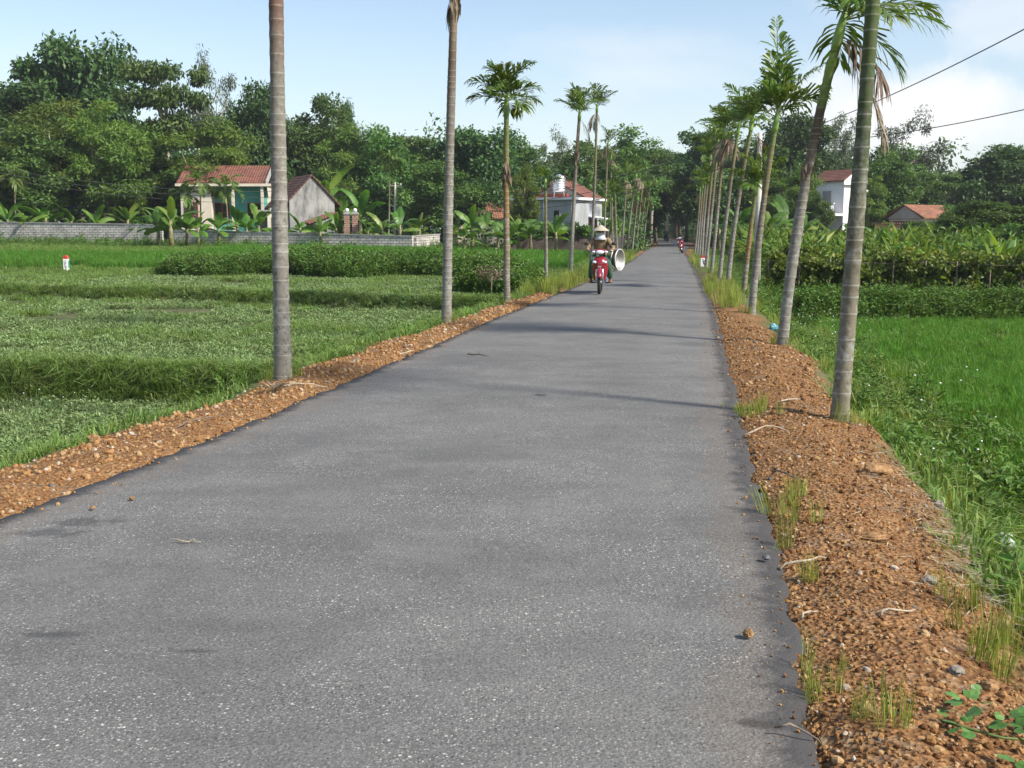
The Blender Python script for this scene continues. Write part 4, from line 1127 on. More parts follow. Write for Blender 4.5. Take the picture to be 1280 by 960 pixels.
part(MB().hull([Vector((.0, 2.5, 2.35)), Vector((.9, 2.5, 2.2)), Vector((.9, 3.9, 2.2)), Vector((.0, 3.9, 2.35))], [Vector((.0, 2.5, 2.42)), Vector((.9, 2.5, 2.27)), Vector((.9, 3.9, 2.27)), Vector((.0, 3.9, 2.42))]), 'door_canopy', M['white'], h)
# tank
q = h.matrix_basis @ Vector((-1.5, 1.1, z0))
tk = empty('water_tank', q, 0, 'shiny stainless steel water tank on a stand above the pale grey house', 'water tank')
tt = MB()
prof = [(.02, .35), (.36, .37)]
for i in range(6): prof += [(.43, .42 + i * .16), (.43, .50 + i * .16), (.405, .53 + i * .16), (.405, .555 + i * .16)]
prof += [(.36, 1.40), (.16, 1.47), (.15, 1.52), (.01, 1.54)]
part(tt.lathe(prof, 20), 'tank_shell', M['steel'], tk)
for sx in (-1, 1):
    for sy in (-1, 1): part(MB().tube([(sx * .35, sy * .35, 0), (sx * .3, sy * .3, .4)], .03, 6), 'leg', M['cement'], tk)

# dark old wall with vine hedge along the left far verge
def wall_run(name, pts, hgt, th, mat, label, cap=None, cat='wall', group=None):
    root = empty(name, (pts[0][0], pts[0][1], 0), math.atan2(pts[1][1] - pts[0][1], pts[1][0] - pts[0][0]), label, cat, group)
    L = math.hypot(pts[1][0] - pts[0][0], pts[1][1] - pts[0][1]); n = 12
    mb = MB(); c = math.cos(root.rotation_euler.z); s = math.sin(root.rotation_euler.z)
    zt0, zt1 = hgt
    lo = [gzf(pts[0][0] + c * L * i / n, pts[0][1] + s * L * i / n) - .25 for i in range(n + 1)]
    for i in range(n):
        a, b = L * i / n, L * (i + 1) / n; ta, tb = zt0 + (zt1 - zt0) * i / n, zt0 + (zt1 - zt0) * (i + 1) / n
        mb.hull([Vector((a, -th / 2, lo[i])), Vector((b, -th / 2, lo[i + 1])), Vector((b, th / 2, lo[i + 1])), Vector((a, th / 2, lo[i]))], [Vector((a, -th / 2, ta)), Vector((b, -th / 2, tb)), Vector((b, th / 2, tb)), Vector((a, th / 2, ta))])
    mb.build('wall_face', M[mat], root)
    if cap:
        mb = MB(); mb.hull([Vector((0, -th / 2 - .04, zt0 + .002)), Vector((L, -th / 2 - .04, zt1 + .002)), Vector((L, th / 2 + .04, zt1 + .002)), Vector((0, th / 2 + .04, zt0 + .002))], [Vector((0, -th / 2 - .04, zt0 + .07)), Vector((L, -th / 2 - .04, zt1 + .07)), Vector((L, th / 2 + .04, zt1 + .07)), Vector((0, th / 2 + .04, zt0 + .07))])
        mb.build('coping', M[cap], root)
    return root
a, b = at(-140, 276, 84), at(203, 281.5, 78)
wall_run('block_wall', [(a.x, 84), (b.x, 78)], (a.z, b.z), .2, 'wallbrick', 'taller grey block wall along the field at left, left of the banana gap', 'cement')
a, b = at(215, 288, 77), at(516, 296, 71)
wall_run('block_wall', [(a.x, 77), (b.x, 71)], (a.z, b.z), .2, 'wallbrick', 'lower grey block wall from the banana gap to its corner by the houses', 'cement')
c = at(548, 293.5, 80)
wall_run('block_wall', [(b.x + .12, 71.1), (c.x, 80)], (b.z + .02, c.z), .2, 'wallbrick', 'short end stretch of block wall turning back from the corner', 'cement')
r = np.random.default_rng(77)
for (xa, ya, xb, yb, zt), lb in zip(((-.3, 68.6, 5.7, 70.8, 1.55), (5.85, 70.9, 12.0, 108, 1.75)), ('dark brick garden wall in front of the pale grey house, topped by creeper', 'dark brick garden wall running back beside the left palms, topped by creeper')):
    wl = wall_run('garden_wall', [(xa, ya), (xb, yb)], (zt, zt), .25, 'darkbrick', lb)
    Lw = math.hypot(xb - xa, yb - ya); k_ = int(60 + Lw * 4)
    cs = np.stack([r.random(k_) * Lw, r.normal(0, .2, k_), zt + .02 + r.normal(0, .16, k_)], -1)
    V, Fq, T = blob_leaves(r, cs, .3 * (.6 + .8 * r.random(k_)), 50, .18, .13, .6, .5, .2)
    link('creeper', np_mesh('creeper', V, Fq, [M['weed']], tint=T), wl)

# white tower house (right)
Y = 90; p0 = at(1053, 290, Y); zb = gzf(p0.x, Y)
h = empty('white_tower_house', (p0.x, Y, zb), R(30), 'narrow white two-storey house with red gable roof and a balcony', 'house')
# local: corner at origin; bright face runs along +X ; balcony face runs along +Y on the left
bw, bd, bh = 2.1, 3.0, 5.2
part(MB().box((bw / 2, bd / 2, bh / 2), (bw, bd, bh)), 'wall', M['white'], h)
rm = MB()
z0 = bh
for s in (-1, 1):
    a = [Vector((-.3, s * (bd / 2 + .3) + bd / 2, z0 - .1)), Vector((bw + .15, s * (bd / 2 + .3) + bd / 2, z0 - .1)), Vector((bw + .15, bd / 2, z0 + 1.0)), Vector((-.3, bd / 2, z0 + 1.0))]
rm = MB()
for s in (-1, 1):
    a = [Vector((bw / 2 + s * (bw / 2 + .3), -.25, z0 - .05)), Vector((bw / 2 + s * (bw / 2 + .3), bd + .2, z0 - .05)), Vector((bw / 2, bd + .2, z0 + .85)), Vector((bw / 2, -.25, z0 + .85))]
    if s < 0: a = a[::-1]
    rm.hull(a, [q + Vector((0, 0, .1)) for q in a])
part(rm, 'roof', M['tile'], h)
part(MB().hull([Vector((.02, .0, z0)), Vector((bw - .02, .0, z0)), Vector((bw / 2, .0, z0 + .8))], [Vector((.02, .2, z0)), Vector((bw - .02, .2, z0)), Vector((bw / 2, .2, z0 + .8))]), 'gable', M['white'], h)
part(MB().box((bw / 2 - .1, -.12, z0 - .25), (bw + .3, .24, .14)).box((bw - .3, -.2, z0 - .75), (.9, .4, .1)), 'cornice', M['white'], h)
bl = part(MB().box((-.55, bd / 2, 2.55), (1.1, bd, .18)).box((-1.02, bd / 2, 3.42), (.12, bd, .1)), 'balcony', M['white'], h)
bb = MB()
for i in range(16): bb.tube([(-1.02, .15 + i * (bd - .3) / 15, 2.64), (-1.02, .15 + i * (bd - .3) / 15, 3.0), (-1.02, .15 + i * (bd - .3) / 15, 3.37)], [.04, .07, .04], 6)
bb.build('balusters', M['white'], bl)
part(MB().box((-.02, bd / 2 + .3, 3.55), (.05, .9, 1.8)), 'door', M['cement'], h)
# orange-roofed house
Y = 92; p0 = at(1179, 293, Y); zb = gzf(p0.x, Y)
h = empty('orange_roofed_house', (p0.x, Y, zb - .2), R(34), 'low house with orange tile gable roof and grey gable, left of the dome-shaped tree', 'house')
h.scale = (.82, .82, .82)
part(MB().box((0, 2.5, 1.45), (5.2, 4.0, 2.9)), 'wall', M['cream'], h)
ro = part(gable_roof(5.4, 4.2, 2.95, 1.3, .35), 'roof', M['tileorange'], h); ro.location.y = 2.5
part(MB().hull([Vector((-2.85, .4, 2.93)), Vector((-2.85, 4.6, 2.93)), Vector((-2.85, 2.5, 4.2))], [Vector((-2.7, .4, 2.93)), Vector((-2.7, 4.6, 2.93)), Vector((-2.7, 2.5, 4.2))]), 'gable', M['cement'], h)
part(MB().hull([Vector((-4.3, .2, 1.9)), Vector((-2.6, .2, 2.6)), Vector((-2.6, 4.8, 2.6)), Vector((-4.3, 4.8, 1.9))], [Vector((-4.3, .2, 2.0)), Vector((-2.6, .2, 2.7)), Vector((-2.6, 4.8, 2.7)), Vector((-4.3, 4.8, 2.0))]), 'porch_roof', M['tileold'], h)
for x in (-1.5, 1.2): window(h, x, .47, 1.7, .9, 1.2, M['redwood'], 1, 1)
p1 = at(1121, 292, 88)
l = empty('yellow_outhouse', (p1.x, 88, gzf(p1.x, 88)), 0, 'small ochre flat-roofed outhouse left of the orange-roofed house', 'outhouse')
part(MB().box((0, 1, .9), (2.2, 2, 1.8)), 'wall', plaster('ochre_plaster', (.42, .27, .14)), l); part(MB().box((0, 1, 1.86), (2.6, 2.4, .12)), 'roof', M['tileold'], l)

# ------------------------------------------------------------------ poles and wires
def pole(px, by, ty, Y, label, rad=.13, arm=True):
    b = at(px[0], by, Y); t = at(px[1], ty, Y); zg = gzf(b.x, Y)
    root = empty('utility_pole', (b.x, Y, zg), 0, label, 'utility pole')
    hh = t.z - zg; lean = t.x - b.x
    MB().tube([(0, 0, -.2), (lean * .5, 0, hh / 2), (lean, 0, hh)], [rad * 1.25, rad, rad * .7], 10).build('pole_shaft', M['concrete'], root)
    if arm:
        ar = MB().box((lean, 0, hh - .25), (1.0, .08, .08)).build('cross_arm', M['cement'], root)
        ins = MB()
        for x in (-.42, 0, .42): ins.lathe([(.04, 0), (.05, .05), (.03, .08), (.04, .12), (.01, .15)], 8, 0, Matrix.Translation((lean + x, 0, hh - .21)))
        ins.build('insulator', M['white'], ar)
    return Vector((b.x + lean, Y, zg + hh))
pA = pole((946, 950), 356, 166, 38, 'white concrete utility pole standing among the right palms', .11, False)
pB = pole((493, 494), 290, 228, 88, 'thin concrete pole behind the wall corner between palms', .1)
pC = pole((835, 834), 302, 257, 150, 'distant concrete pole in the dark road tunnel', .16, False)
def wire(a, b, sag, label, rad=.012):
    pts = [Vector(a).lerp(Vector(b), i / 24) - Vector((0, 0, sag * 4 * (i / 24) * (1 - i / 24))) for i in range(25)]
    o = MB().tube([p - pts[0] for p in pts], rad, 5).build('power_line', M['wire']); o.location = pts[0]
    return tag(o, label, 'power line', 'overhead power lines')
wire(pA + Vector((.42, 0, -.2)), at(1400, -28, 16), .25, 'upper black power line crossing the sky at right', .011)
wire(pA + Vector((0, 0, -.35)), at(1400, 108, 22), .3, 'lower black power line crossing the sky at right', .011)
for k, (y0, y1, lb) in enumerate(((203, 238, 'highest thin power line across the left trees'), (208, 250, 'middle thin power line across the left trees'), (214, 262, 'lowest thin power line across the left trees'))):
    wire(at(-60, y0 - 3, 74), Vector((pB.x, pB.y, pB.z - .1 - .5 * k)), 1.2, lb, .016)
    wire(Vector((pB.x, pB.y, pB.z - .1 - .5 * k)), pA + Vector((-.42, 0, -.2 - .35 * k)), 1.4, ['highest', 'middle', 'lowest'][k] + ' thin power line passing behind the left palms to the white pole', .014)

# ------------------------------------------------------------------ road posts
def post(px, py, Y, top, label, s=1.0):
    b = at(px, py, Y); zg = gzf(b.x, Y); hh = at(px, top, Y).z - zg
    root = empty('kilometre_post', (b.x, Y, zg), R(-4), label, 'kilometre post', 'red-topped white road posts')
    w = .26 * s
    o = bevel(MB().box((0, 0, hh * .38 - .05), (w, w * .8, hh * .76 + .1)).build('post_body', M['kmwhite'], root), .015)
    mb = MB(); n = 8
    for_arc = [(w / 2 * math.cos(PI * i / n), hh * .76 + (hh * .24) * math.sin(PI * i / n)) for i in range(n + 1)]
    mb.hull([Vector((x, -w * .4, z)) for x, z in for_arc][::-1], [Vector((x, w * .4, z)) for x, z in for_arc][::-1])
    mb.build('post_head', M['kmred'], root)
    tx = MB()
    for i, (x, z, ww, h2) in enumerate(((-.05, .62, .05, .03), (.04, .62, .05, .03), (0, .5, .12, .035), (-.03, .4, .06, .03), (0, .3, .1, .035), (.02, .2, .09, .03))):
        tx.box((x * s, -w * .4 - .004, z * hh), (ww * s, .006, h2))
    tx.build('lettering', M['kmtext'], root)
    MB().box((w / 2 + .003, 0, hh * .42), (.006, w * .6, hh * .5)).build('side_paint', M['kmgreen'], root)
post(83, 335, 48, 319, 'white road post with red top standing alone out in the left field', .8)
post(880, 333, 47, 319, 'white road post with red top at the foot of the right palms', 1.2)
post(843, 303, 112, 297, 'small pale roadside marker beside the shaded road', 1)

# ------------------------------------------------------------------ motorbike (forward is -Y)
def motorbike(loc, rz, lean, label, paint='redpaint', parked=False):
    root = empty('motorbike', loc, rz, label, 'motorbike')
    root.rotation_euler = (0, lean, rz)
    for y, nm in ((-.62, 'front_wheel'), (.60, 'rear_wheel')):
        wr = .285
        ty = MB().torus((0, y, wr), wr - .04, .042, 'x', 32, 10).build(nm, M['rubber'], root)
        rim = MB().torus((0, y, wr), wr - .085, .016, 'x', 28, 6)
        for k in range(9):
            a = 2 * PI * k / 9; rim.tube([(0, y, wr), (.0, y + math.cos(a) * (wr - .09), wr + math.sin(a) * (wr - .09))], .009, 5)
        rim.tube([(-.05, y, wr), (.05, y, wr)], .05, 12)
        rim.build('rim', M['chrome'], ty)
    # fork
    for s in (-1, 1):
        MB().tube([(s * .075, -.62, .285), (s * .075, -.55, .5), (s * .07, -.46, .78)], [.026, .024, .022], 8).build('fork_leg', M['chrome'], root)
    # front mudguard (arc over the wheel)
    mg = MB(); vs = []; n = 14
    for i in range(n + 1):
        a = R(20) + R(150) * i / n; q = .335
        for x, dz in ((-.065, -.03), (-.05, .012), (0, .028), (.05, .012), (.065, -.03)):
            vs.append((x, -.62 - math.cos(a) * (q + dz), .285 + math.sin(a) * (q + dz)))
    mg.add(vs, [(i * 5 + k, i * 5 + k + 1, (i + 1) * 5 + k + 1, (i + 1) * 5 + k) for i in range(n) for k in range(4)], 0, True)
    o = mg.build('front_mudguard', M[paint], root); so = o.modifiers.new('thickness', 'SOLIDIFY'); so.thickness = .006
    # front cowl and leg shields: lofted rings
    def loft(name, rings, mat, sub=2, par=None):
        mb = MB(); k = len(rings[0]); vs = [p for rg in rings for p in rg]
        fs = [(i * k + j, i * k + (j + 1) % k, (i + 1) * k + (j + 1) % k, (i + 1) * k + j) for i in range(len(rings) - 1) for j in range(k)]
        fs += [tuple(range(k - 1, -1, -1)), tuple((len(rings) - 1) * k + j for j in range(k))]
        mb.add(vs, fs, 0, True); return subsurf(mb.build(name, M[mat], par or root), sub)
    def ring(z, y0, y1, w, wf):  # plan ring: nose at y0, rear edges at y1
        return [(-w, y1, z), (-w * .98, (y0 + y1) / 2, z), (-wf, y0, z), (wf, y0, z), (w * .98, (y0 + y1) / 2, z), (w, y1, z), (w * .5, y1 + .03, z), (-w * .5, y1 + .03, z)]
    loft('front_cowl', [ring(.50, -.50, -.36, .10, .05), ring(.60, -.58, -.36, .155, .08), ring(.72, -.62, -.34, .19, .10), ring(.82, -.58, -.33, .185, .10), ring(.90, -.50, -.36, .12, .07)], paint)
    for s in (-1, 1):
        loft('leg_shield', [[(s * .05, -.40, .28), (s * .12, -.34, .26), (s * .125, -.28, .26), (s * .05, -.30, .28)], [(s * .06, -.46, .5), (s * .19, -.34, .48), (s * .20, -.27, .48), (s * .06, -.36, .5)],
                            [(s * .06, -.50, .66), (s * .215, -.36, .66), (s * .22, -.30, .66), (s * .06, -.40, .66)], [(s * .06, -.46, .82), (s * .18, -.38, .82), (s * .18, -.32, .82), (s * .06, -.38, .82)]], paint, 2)
        MB().ball((s * .125, -.565, .76), (.05, .03, .032), 10).build('indicator', M['lens'], root)
    MB().box((.0, -.612, .66), (.09, .012, .03)).build('badge', M['chrome'], root)
    # handlebar cowl with headlight
    hc = loft('handlebar_cowl', [ring(.93, -.46, -.34, .09, .05), ring(.98, -.56, -.30, .16, .09), ring(1.03, -.55, -.28, .19, .10), ring(1.08, -.46, -.30, .12, .06)], paint)
    MB().ball((0, -.535, .995), (.095, .045, .05), 14).build('headlight', M['lens'], hc)
    for s in (-1, 1): MB().ball((s * .145, -.48, 1.0), (.05, .035, .028), 10).build('turn_signal', M['lens'], hc)
    hb = MB().tube([(-.33, -.20, 1.03), (-.2, -.30, 1.02), (0, -.36, 1.0), (.2, -.30, 1.02), (.33, -.20, 1.03)], .013, 8).build('handlebar', M['blackplastic'], root)
    for s in (-1, 1):
        MB().tube([(s * .24, -.268, 1.023), (s * .345, -.19, 1.031)], .02, 10).build('grip', M['rubber'], hb)
        MB().tube([(s * .22, -.30, 1.02), (s * .34, -.245, 1.025)], .006, 6).build('lever', M['chrome'], hb)
        mr = MB().tube([(s * .2, -.30, 1.02), (s * .27, -.30, 1.12), (s * .31, -.29, 1.17)], .007, 6).build('mirror_stalk', M['blackplastic'], root)
        MB().ball((s * .325, -.285, 1.195), (.062, .018, .042), 12).build('mirror', M['blackplastic'], mr)
    # frame, engine, step-through
    MB().tube([(0, -.40, .88), (0, -.30, .6), (0, -.18, .45), (0, .1, .42), (0, .3, .6), (0, .62, .68)], .035, 8).build('frame', M['blackplastic'], root)
    en = MB().box((0, -.02, .33), (.2, .3, .2)).box((0, -.2, .32), (.12, .14, .14)).build('engine', M['engine'], root); bevel(en, .03, 3)
    MB().tube([(.1, -.15, .26), (.13, .1, .22), (.15, .35, .26), (.155, .75, .36)], [.02, .024, .045, .04], 10).build('exhaust', M['chrome'], root)
    loft('rear_body', [[(-.07, -.05, .48), (.07, -.05, .48), (.06, -.05, .62), (-.06, -.05, .62)], [(-.11, .2, .5), (.11, .2, .5), (.11, .2, .72), (-.11, .2, .72)], [(-.12, .5, .58), (.12, .5, .58), (.11, .5, .76), (-.11, .5, .76)], [(-.05, .86, .72), (.05, .86, .72), (.05, .86, .80), (-.05, .86, .80)]], paint, 2)
    loft('seat', [[(-.06, -.02, .66), (.06, -.02, .66), (.06, -.02, .72), (-.06, -.02, .72)], [(-.12, .2, .69), (.12, .2, .69), (.12, .2, .77), (-.12, .2, .77)], [(-.13, .5, .72), (.13, .5, .72), (.12, .5, .80), (-.12, .5, .80)], [(-.09, .74, .76), (.09, .74, .76), (.08, .74, .83), (-.08, .74, .83)]], 'seat', 2)
    MB().tube([(-.12, .6, .80), (-.11, .85, .86), (.11, .85, .86), (.12, .6, .80)], .012, 8).build('grab_rail', M['chrome'], root)
    tl = MB().box((0, .88, .72), (.12, .04, .08)).build('tail_light', M['redwood'], root); bevel(tl, .012)
    mg = MB(); vs = []
    for i in range(9):
        a = R(40) + R(120) * i / 8; q = .345
        for x, dz in ((-.07, -.03), (0, .02), (.07, -.03)): vs.append((x, .60 - math.cos(a) * (q + dz), .285 + math.sin(a) * (q + dz)))
    mg.add(vs, [(i * 3 + k, i * 3 + k + 1, (i + 1) * 3 + k + 1, (i + 1) * 3 + k) for i in range(8) for k in range(2)], 0, True)
    o = mg.build('rear_mudguard', M['blackplastic'], root); so = o.modifiers.new('thickness', 'SOLIDIFY'); so.thickness = .006
    for s in (-1, 1):
        MB().tube([(s * .09, .58, .3), (s * .1, .42, .62)], .028, 8).build('shock_absorber', M['chrome'], root)
        MB().tube([(s * .1, .0, .25), (s * .25, .0, .25)], .016, 8).build('footrest', M['rubber'], root)
        MB().tube([(s * .06, .08, .3), (s * .06, .6, .285)], .022, 6).build('swing_arm', M['blackplastic'], root)
    if parked: MB().tube([(-.08, .05, .24), (-.16, .02, .1), (-.2, 0, .02)], .012, 6).build('side_stand', M['blackplastic'], root)
    return root

# ------------------------------------------------------------------ riders
def skin_mesh(name, joints, bones, lv=2):
    """joints: name->(co, radius); bones: pairs. returns a mesh grown with the Skin modifier"""
    ks = list(joints); ix = {k: i for i, k in enumerate(ks)}
    me = bpy.data.meshes.new(name); me.from_pydata([joints[k][0] for k in ks], [(ix[a], ix[b]) for a, b in bones], [])
    o = bpy.data.objects.new(name, me); COL.objects.link(o)
    o.modifiers.new('skin', 'SKIN'); me.skin_vertices  # noqa
    for i, k in enumerate(ks):
        rr = joints[k][1]; me.skin_vertices[0].data[i].radius = (rr, rr) if not hasattr(rr, '__len__') else rr
    me.skin_vertices[0].data[0].use_root = True
    sb = o.modifiers.new('sub', 'SUBSURF'); sb.levels = lv; sb.render_levels = lv
    dg = bpy.context.evaluated_depsgraph_get()
    out = bpy.data.meshes.new_from_object(o.evaluated_get(dg))
    out.polygons.foreach_set('use_smooth', np.ones(len(out.polygons), dtype=bool))
    bpy.data.objects.remove(o); bpy.data.meshes.remove(me)
    out.name = name
    return out

def append_mesh(mb, me):
    mb.add([v.co for v in me.vertices], [tuple(p.vertices) for p in me.polygons], 0, True)

def rider(loc, rz, label, shirt, legs, hat, mask=True, legs2=None):
    root = empty('person', loc, rz, label, 'person')
    J = dict(pelvis=((0, .26, .86), (.14, .11)), waist=((0, .22, 1.0), (.125, .09)), chest=((0, .16, 1.19), (.145, .10)), neckb=((0, .11, 1.31), .06), neck=((0, .08, 1.37), .05), head=((0, .04, 1.44), .075), crown=((0, .05, 1.52), .075))
    Bn = [('pelvis', 'waist'), ('waist', 'chest'), ('chest', 'neckb'), ('neckb', 'neck'), ('neck', 'head'), ('head', 'crown')]
    for s, n in ((-1, 'r'), (1, 'l')):
        foot_x = .23 if n == 'r' else .25
        J.update({'sh' + n: ((s * .175, .12, 1.27), .058), 'el' + n: ((s * .30, .02, 1.11), .042), 'wr' + n: ((s * .305, -.17, 1.06), .028), 'ha' + n: ((s * .295, -.215, 1.055), (.036, .02)),
                  'hi' + n: ((s * .10, .22, .82), .085), 'kn' + n: ((s * .19, -.16, .72), .06), 'an' + n: ((s * foot_x, .02, .34), .038), 'he' + n: ((s * foot_x, .05, .29), .03), 'to' + n: ((s * (foot_x + .01), -.14, .275), .028)})
        Bn += [('chest', 'sh' + n), ('sh' + n, 'el' + n), ('el' + n, 'wr' + n), ('wr' + n, 'ha' + n), ('pelvis', 'hi' + n), ('hi' + n, 'kn' + n), ('kn' + n, 'an' + n), ('an' + n, 'he' + n), ('he' + n, 'to' + n)]
    body = skin_mesh('body', J, Bn)
    mb = MB(); append_mesh(mb, body)
    # fingers closed round the grips, thumb below
    for s in (-1, 1):
        for i, L in enumerate((.9, 1.0, .95, .8)):
            bx = s * (.255 + i * .022); by = -.235 + i * .016
            mb.tube([(bx, by + .015, 1.062), (bx, by - .03 * L, 1.066), (bx, by - .052 * L, 1.045), (bx, by - .045 * L, 1.018), (bx, by - .02, 1.006)], [.0095, .009, .0085, .008, .006], 6)
        mb.tube([(s * .255, -.20, 1.045), (s * .235, -.225, 1.02), (s * .232, -.26, 1.008)], [.011, .01, .007], 6)
    # face: nose, ears
    mb.ball((0, -.038, 1.445), (.013, .02, .02), 8)
    for s in (-1, 1): mb.ball((s * .078, .05, 1.45), (.012, .022, .032), 8)
    mb.build('body', M['skin'], root)
    ey = MB()
    for s in (-1, 1): ey.ball((s * .03, -.028, 1.47), (.012, .008, .007), 8)
    ey.build('eyes', M['eye'], root)
    MB().ball((0, .068, 1.49), (.085, .085, .085), 12).build('hair', M['hair'], root)
    # shirt
    Js = {k: (J[k][0], tuple(q + .02 for q in (J[k][1] if hasattr(J[k][1], '__len__') else (J[k][1],) * 2))) for k in ('pelvis', 'waist', 'chest', 'neckb')}
    Bs = [('pelvis', 'waist'), ('waist', 'chest'), ('chest', 'neckb')]
    for n in 'rl':
        for k, ex in (('sh', .022), ('el', .024), ('wr', .018)): Js[k + n] = (J[k + n][0], J[k + n][1] + ex)
        Bs += [('chest', 'sh' + n), ('sh' + n, 'el' + n), ('el' + n, 'wr' + n)]
    link('shirt', skin_mesh('shirt', Js, Bs), root).data.materials.append(M[shirt])
    Jt = {'pelvis': (J['pelvis'][0], (.155, .125))}; Bt = []
    for n in 'rl':
        for k, ex in (('hi', .02), ('kn', .025), ('an', .04)): Jt[k + n] = (J[k + n][0], J[k + n][1] + ex)
        Bt += [('pelvis', 'hi' + n), ('hi' + n, 'kn' + n), ('kn' + n, 'an' + n)]
    link('trousers', skin_mesh('trousers', Jt, Bt), root).data.materials.append(M[legs])
    for s, n in ((-1, 'r'), (1, 'l')):
        fx = J['an' + n][0][0]
        sh = MB().box((fx, -.05, .262), (.085, .25, .024)).box((fx, -.07, .292), (.088, .05, .04)).build('sandal', M['sandal'], root); bevel(sh, .01, 2)
    if mask:
        MB().lathe([(.125, 1.285), (.135, 1.31), (.115, 1.345), (.10, 1.375), (.098, 1.40), (.09, 1.42), (.088, 1.45), (.075, 1.46)], 16, 0, Matrix.Translation((0, .035, 0)) @ Matrix.Diagonal((1, 1.08, 1, 1))).build('scarf', M['mask'], root)
    if hat == 'conical':
        prof = [(.205, 1.50), (.212, 1.498), (.2, 1.512), (.13, 1.563), (.06, 1.618), (.015, 1.645), (.001, 1.648)]
        MB().lathe(prof + [(.001, 1.640), (.06, 1.606), (.13, 1.553), (.205, 1.50)], 28, 0, Matrix.Translation((0, .03, 0))).build('conical_hat', M['strawhat'], root)
    else:
        MB().ball((0, .055, 1.50), (.12, .135, .115), 14).build('helmet', M['helmet'], root)
    return root

heading = math.atan2(road_l(40) - road_l(20), 20.0)   # x per y
q = onz(750, 367); mz = gzf(q.x, q.y); mz = .02
rz0 = -math.atan(float(heading)) * .6
motorbike((q.x, q.y, mz), rz0, 0, 'red motorbike carrying a rider in a conical hat towards the camera')
rider((q.x, q.y, mz), rz0, 'person in conical straw hat, white face scarf and brown shirt riding a motorbike', 'shirt', 'trousers', 'conical')
# wash basins hung at the rider's side: two nested, tilted, facing forwards
def basin(loc, rot, label, rr=.265, rim='alurim'):
    root = empty('basin', loc, 0, label, 'basin', 'basins carried on the motorbike'); root.rotation_euler = rot
    MB().lathe([(.01, -.15), (rr * .62, -.15), (rr * .68, -.13), (rr * .9, -.02), (rr * .96, 0), (rr * .95, .006), (rr * .88, -.015), (rr * .66, -.122), (rr * .6, -.14), (.01, -.14)], 32).build('bowl', M['alu'], root)
    MB().torus((0, 0, 0), rr * .97, .014, 'z', 32, 8).build('rim', M[rim], root)
    return root
T = Matrix.Translation((q.x, q.y, mz)) @ Matrix.Rotation(rz0, 4, 'Z')
basin(T @ Vector((.47, .12, .80)), Euler((R(90), R(8), R(58)), 'XYZ'), 'open metal basin with white rim tilted at the right of the rider')
basin(T @ Vector((.37, .20, .80)), Euler((R(90), R(8), R(58)), 'XYZ'), 'darker metal basin tucked behind the white-rimmed one', .265, 'alu')
# far rider, going away in the shade
q2 = at(832.5, 302, 140); z2 = float(road_z(140)) + .02
motorbike((q2.x, 140, z2), PI + .1, 0, 'dark motorbike ridden away along the shaded road', 'blackplastic')
rider((q2.x, 140, z2), PI + .1, 'person in white helmet and blue-grey jacket riding away in the shade', 'bluegrey', 'darkcloth', 'helmet', False)
# parked red motorbike at the right edge
q3 = onz(853, 317); 
motorbike((q3.x, q3.y, .02), R(-12), R(-10), 'red motorbike parked at the right road edge near the shade', parked=True)

# ------------------------------------------------------------------ instanced low plants and gravel (stuff)
PROTO = bpy.data.collections.new('prototypes')   # sources only, never linked to the scene
def blades(seed, n, h, w, spread, lean, mat, flower=False):
    r = np.random.default_rng(seed)
    th = r.random(n) * 2 * PI; rad = spread * np.sqrt(r.random(n))
    C = np.stack([rad * np.cos(th), rad * np.sin(th), np.zeros(n)], -1)
    hh = h * (.5 + .6 * r.random(n)); ln = lean * (.3 + r.random(n)); az = th + r.normal(0, .8, n)
    d = np.stack([np.cos(az), np.sin(az), np.zeros(n)], -1); s = np.stack([-np.sin(az), np.cos(az), np.zeros(n)], -1)
    up = np.array([0, 0, 1.0]); H_ = hh[:, None]; Ln = ln[:, None] * H_; W = w * (.7 + .6 * r.random((n, 1)))
    V = np.empty((n, 5, 3))
    m_ = C + up * H_ * .62 + d * Ln * .3; t_ = C + up * H_ * (1 - .35 * ln[:, None]) + d * Ln
    V[:, 0] = C - s * W * .5; V[:, 1] = C + s * W * .5; V[:, 2] = m_ + s * W * .42; V[:, 3] = m_ - s * W * .42; V[:, 4] = t_
    b = np.arange(n)[:, None] * 5
    Fq = np.concatenate([b + np.array([[0, 1, 2]]), b + np.array([[0, 2, 3]]), b + np.array([[3, 2, 4]])])
    return np_mesh('blades', V.reshape(-1, 3), Fq, [M[mat]], tint=np.repeat(np.clip(r.normal(.5, .22, n), 0, 1), 5))
def leafy(seed, n, h, spread, L, W, mat, up=.4):
    r = np.random.default_rng(seed)
    th = r.random(n) * 2 * PI; rad = spread * np.sqrt(r.random(n))
    C = np.stack([rad * np.cos(th), rad * np.sin(th), h * (r.random(n)) * (1.15 - .6 * rad / spread)], -1)
    D = np.stack([np.cos(th), np.sin(th), up + r.normal(0, .4, n)], -1) + r.normal(size=(n, 3)) * .5
    N = np.array([0, 0, 1.0]) + r.normal(size=(n, 3)) * .35
    s = .6 + .7 * r.random(n)
    V, Fq, T = leaves(C, D, N, L * s, W * s, np.clip(r.normal(.5, .22, n), 0, 1), .15)
    return np_mesh('leafy', V, Fq, [M[mat]], tint=T)
def flowering(seed, h=.4):
    r = np.random.default_rng(seed); mb = MB()
    for i in range(3):
        x, y = r.normal(size=2) * .12; z = h * (.7 + .5 * r.random()); dx, dy = r.normal(size=2) * .08
        mb.tube([(x, y, 0), (x + dx * .4, y + dy * .4, z * .6), (x + dx, y + dy, z)], [.003, .002, .002], 4, 0)
        mb.ball((x + dx, y + dy, z), (.012, .012, .008), 6, 1)
    return mb.mesh('flowering', [M['flowerstalk'], M['petal']])
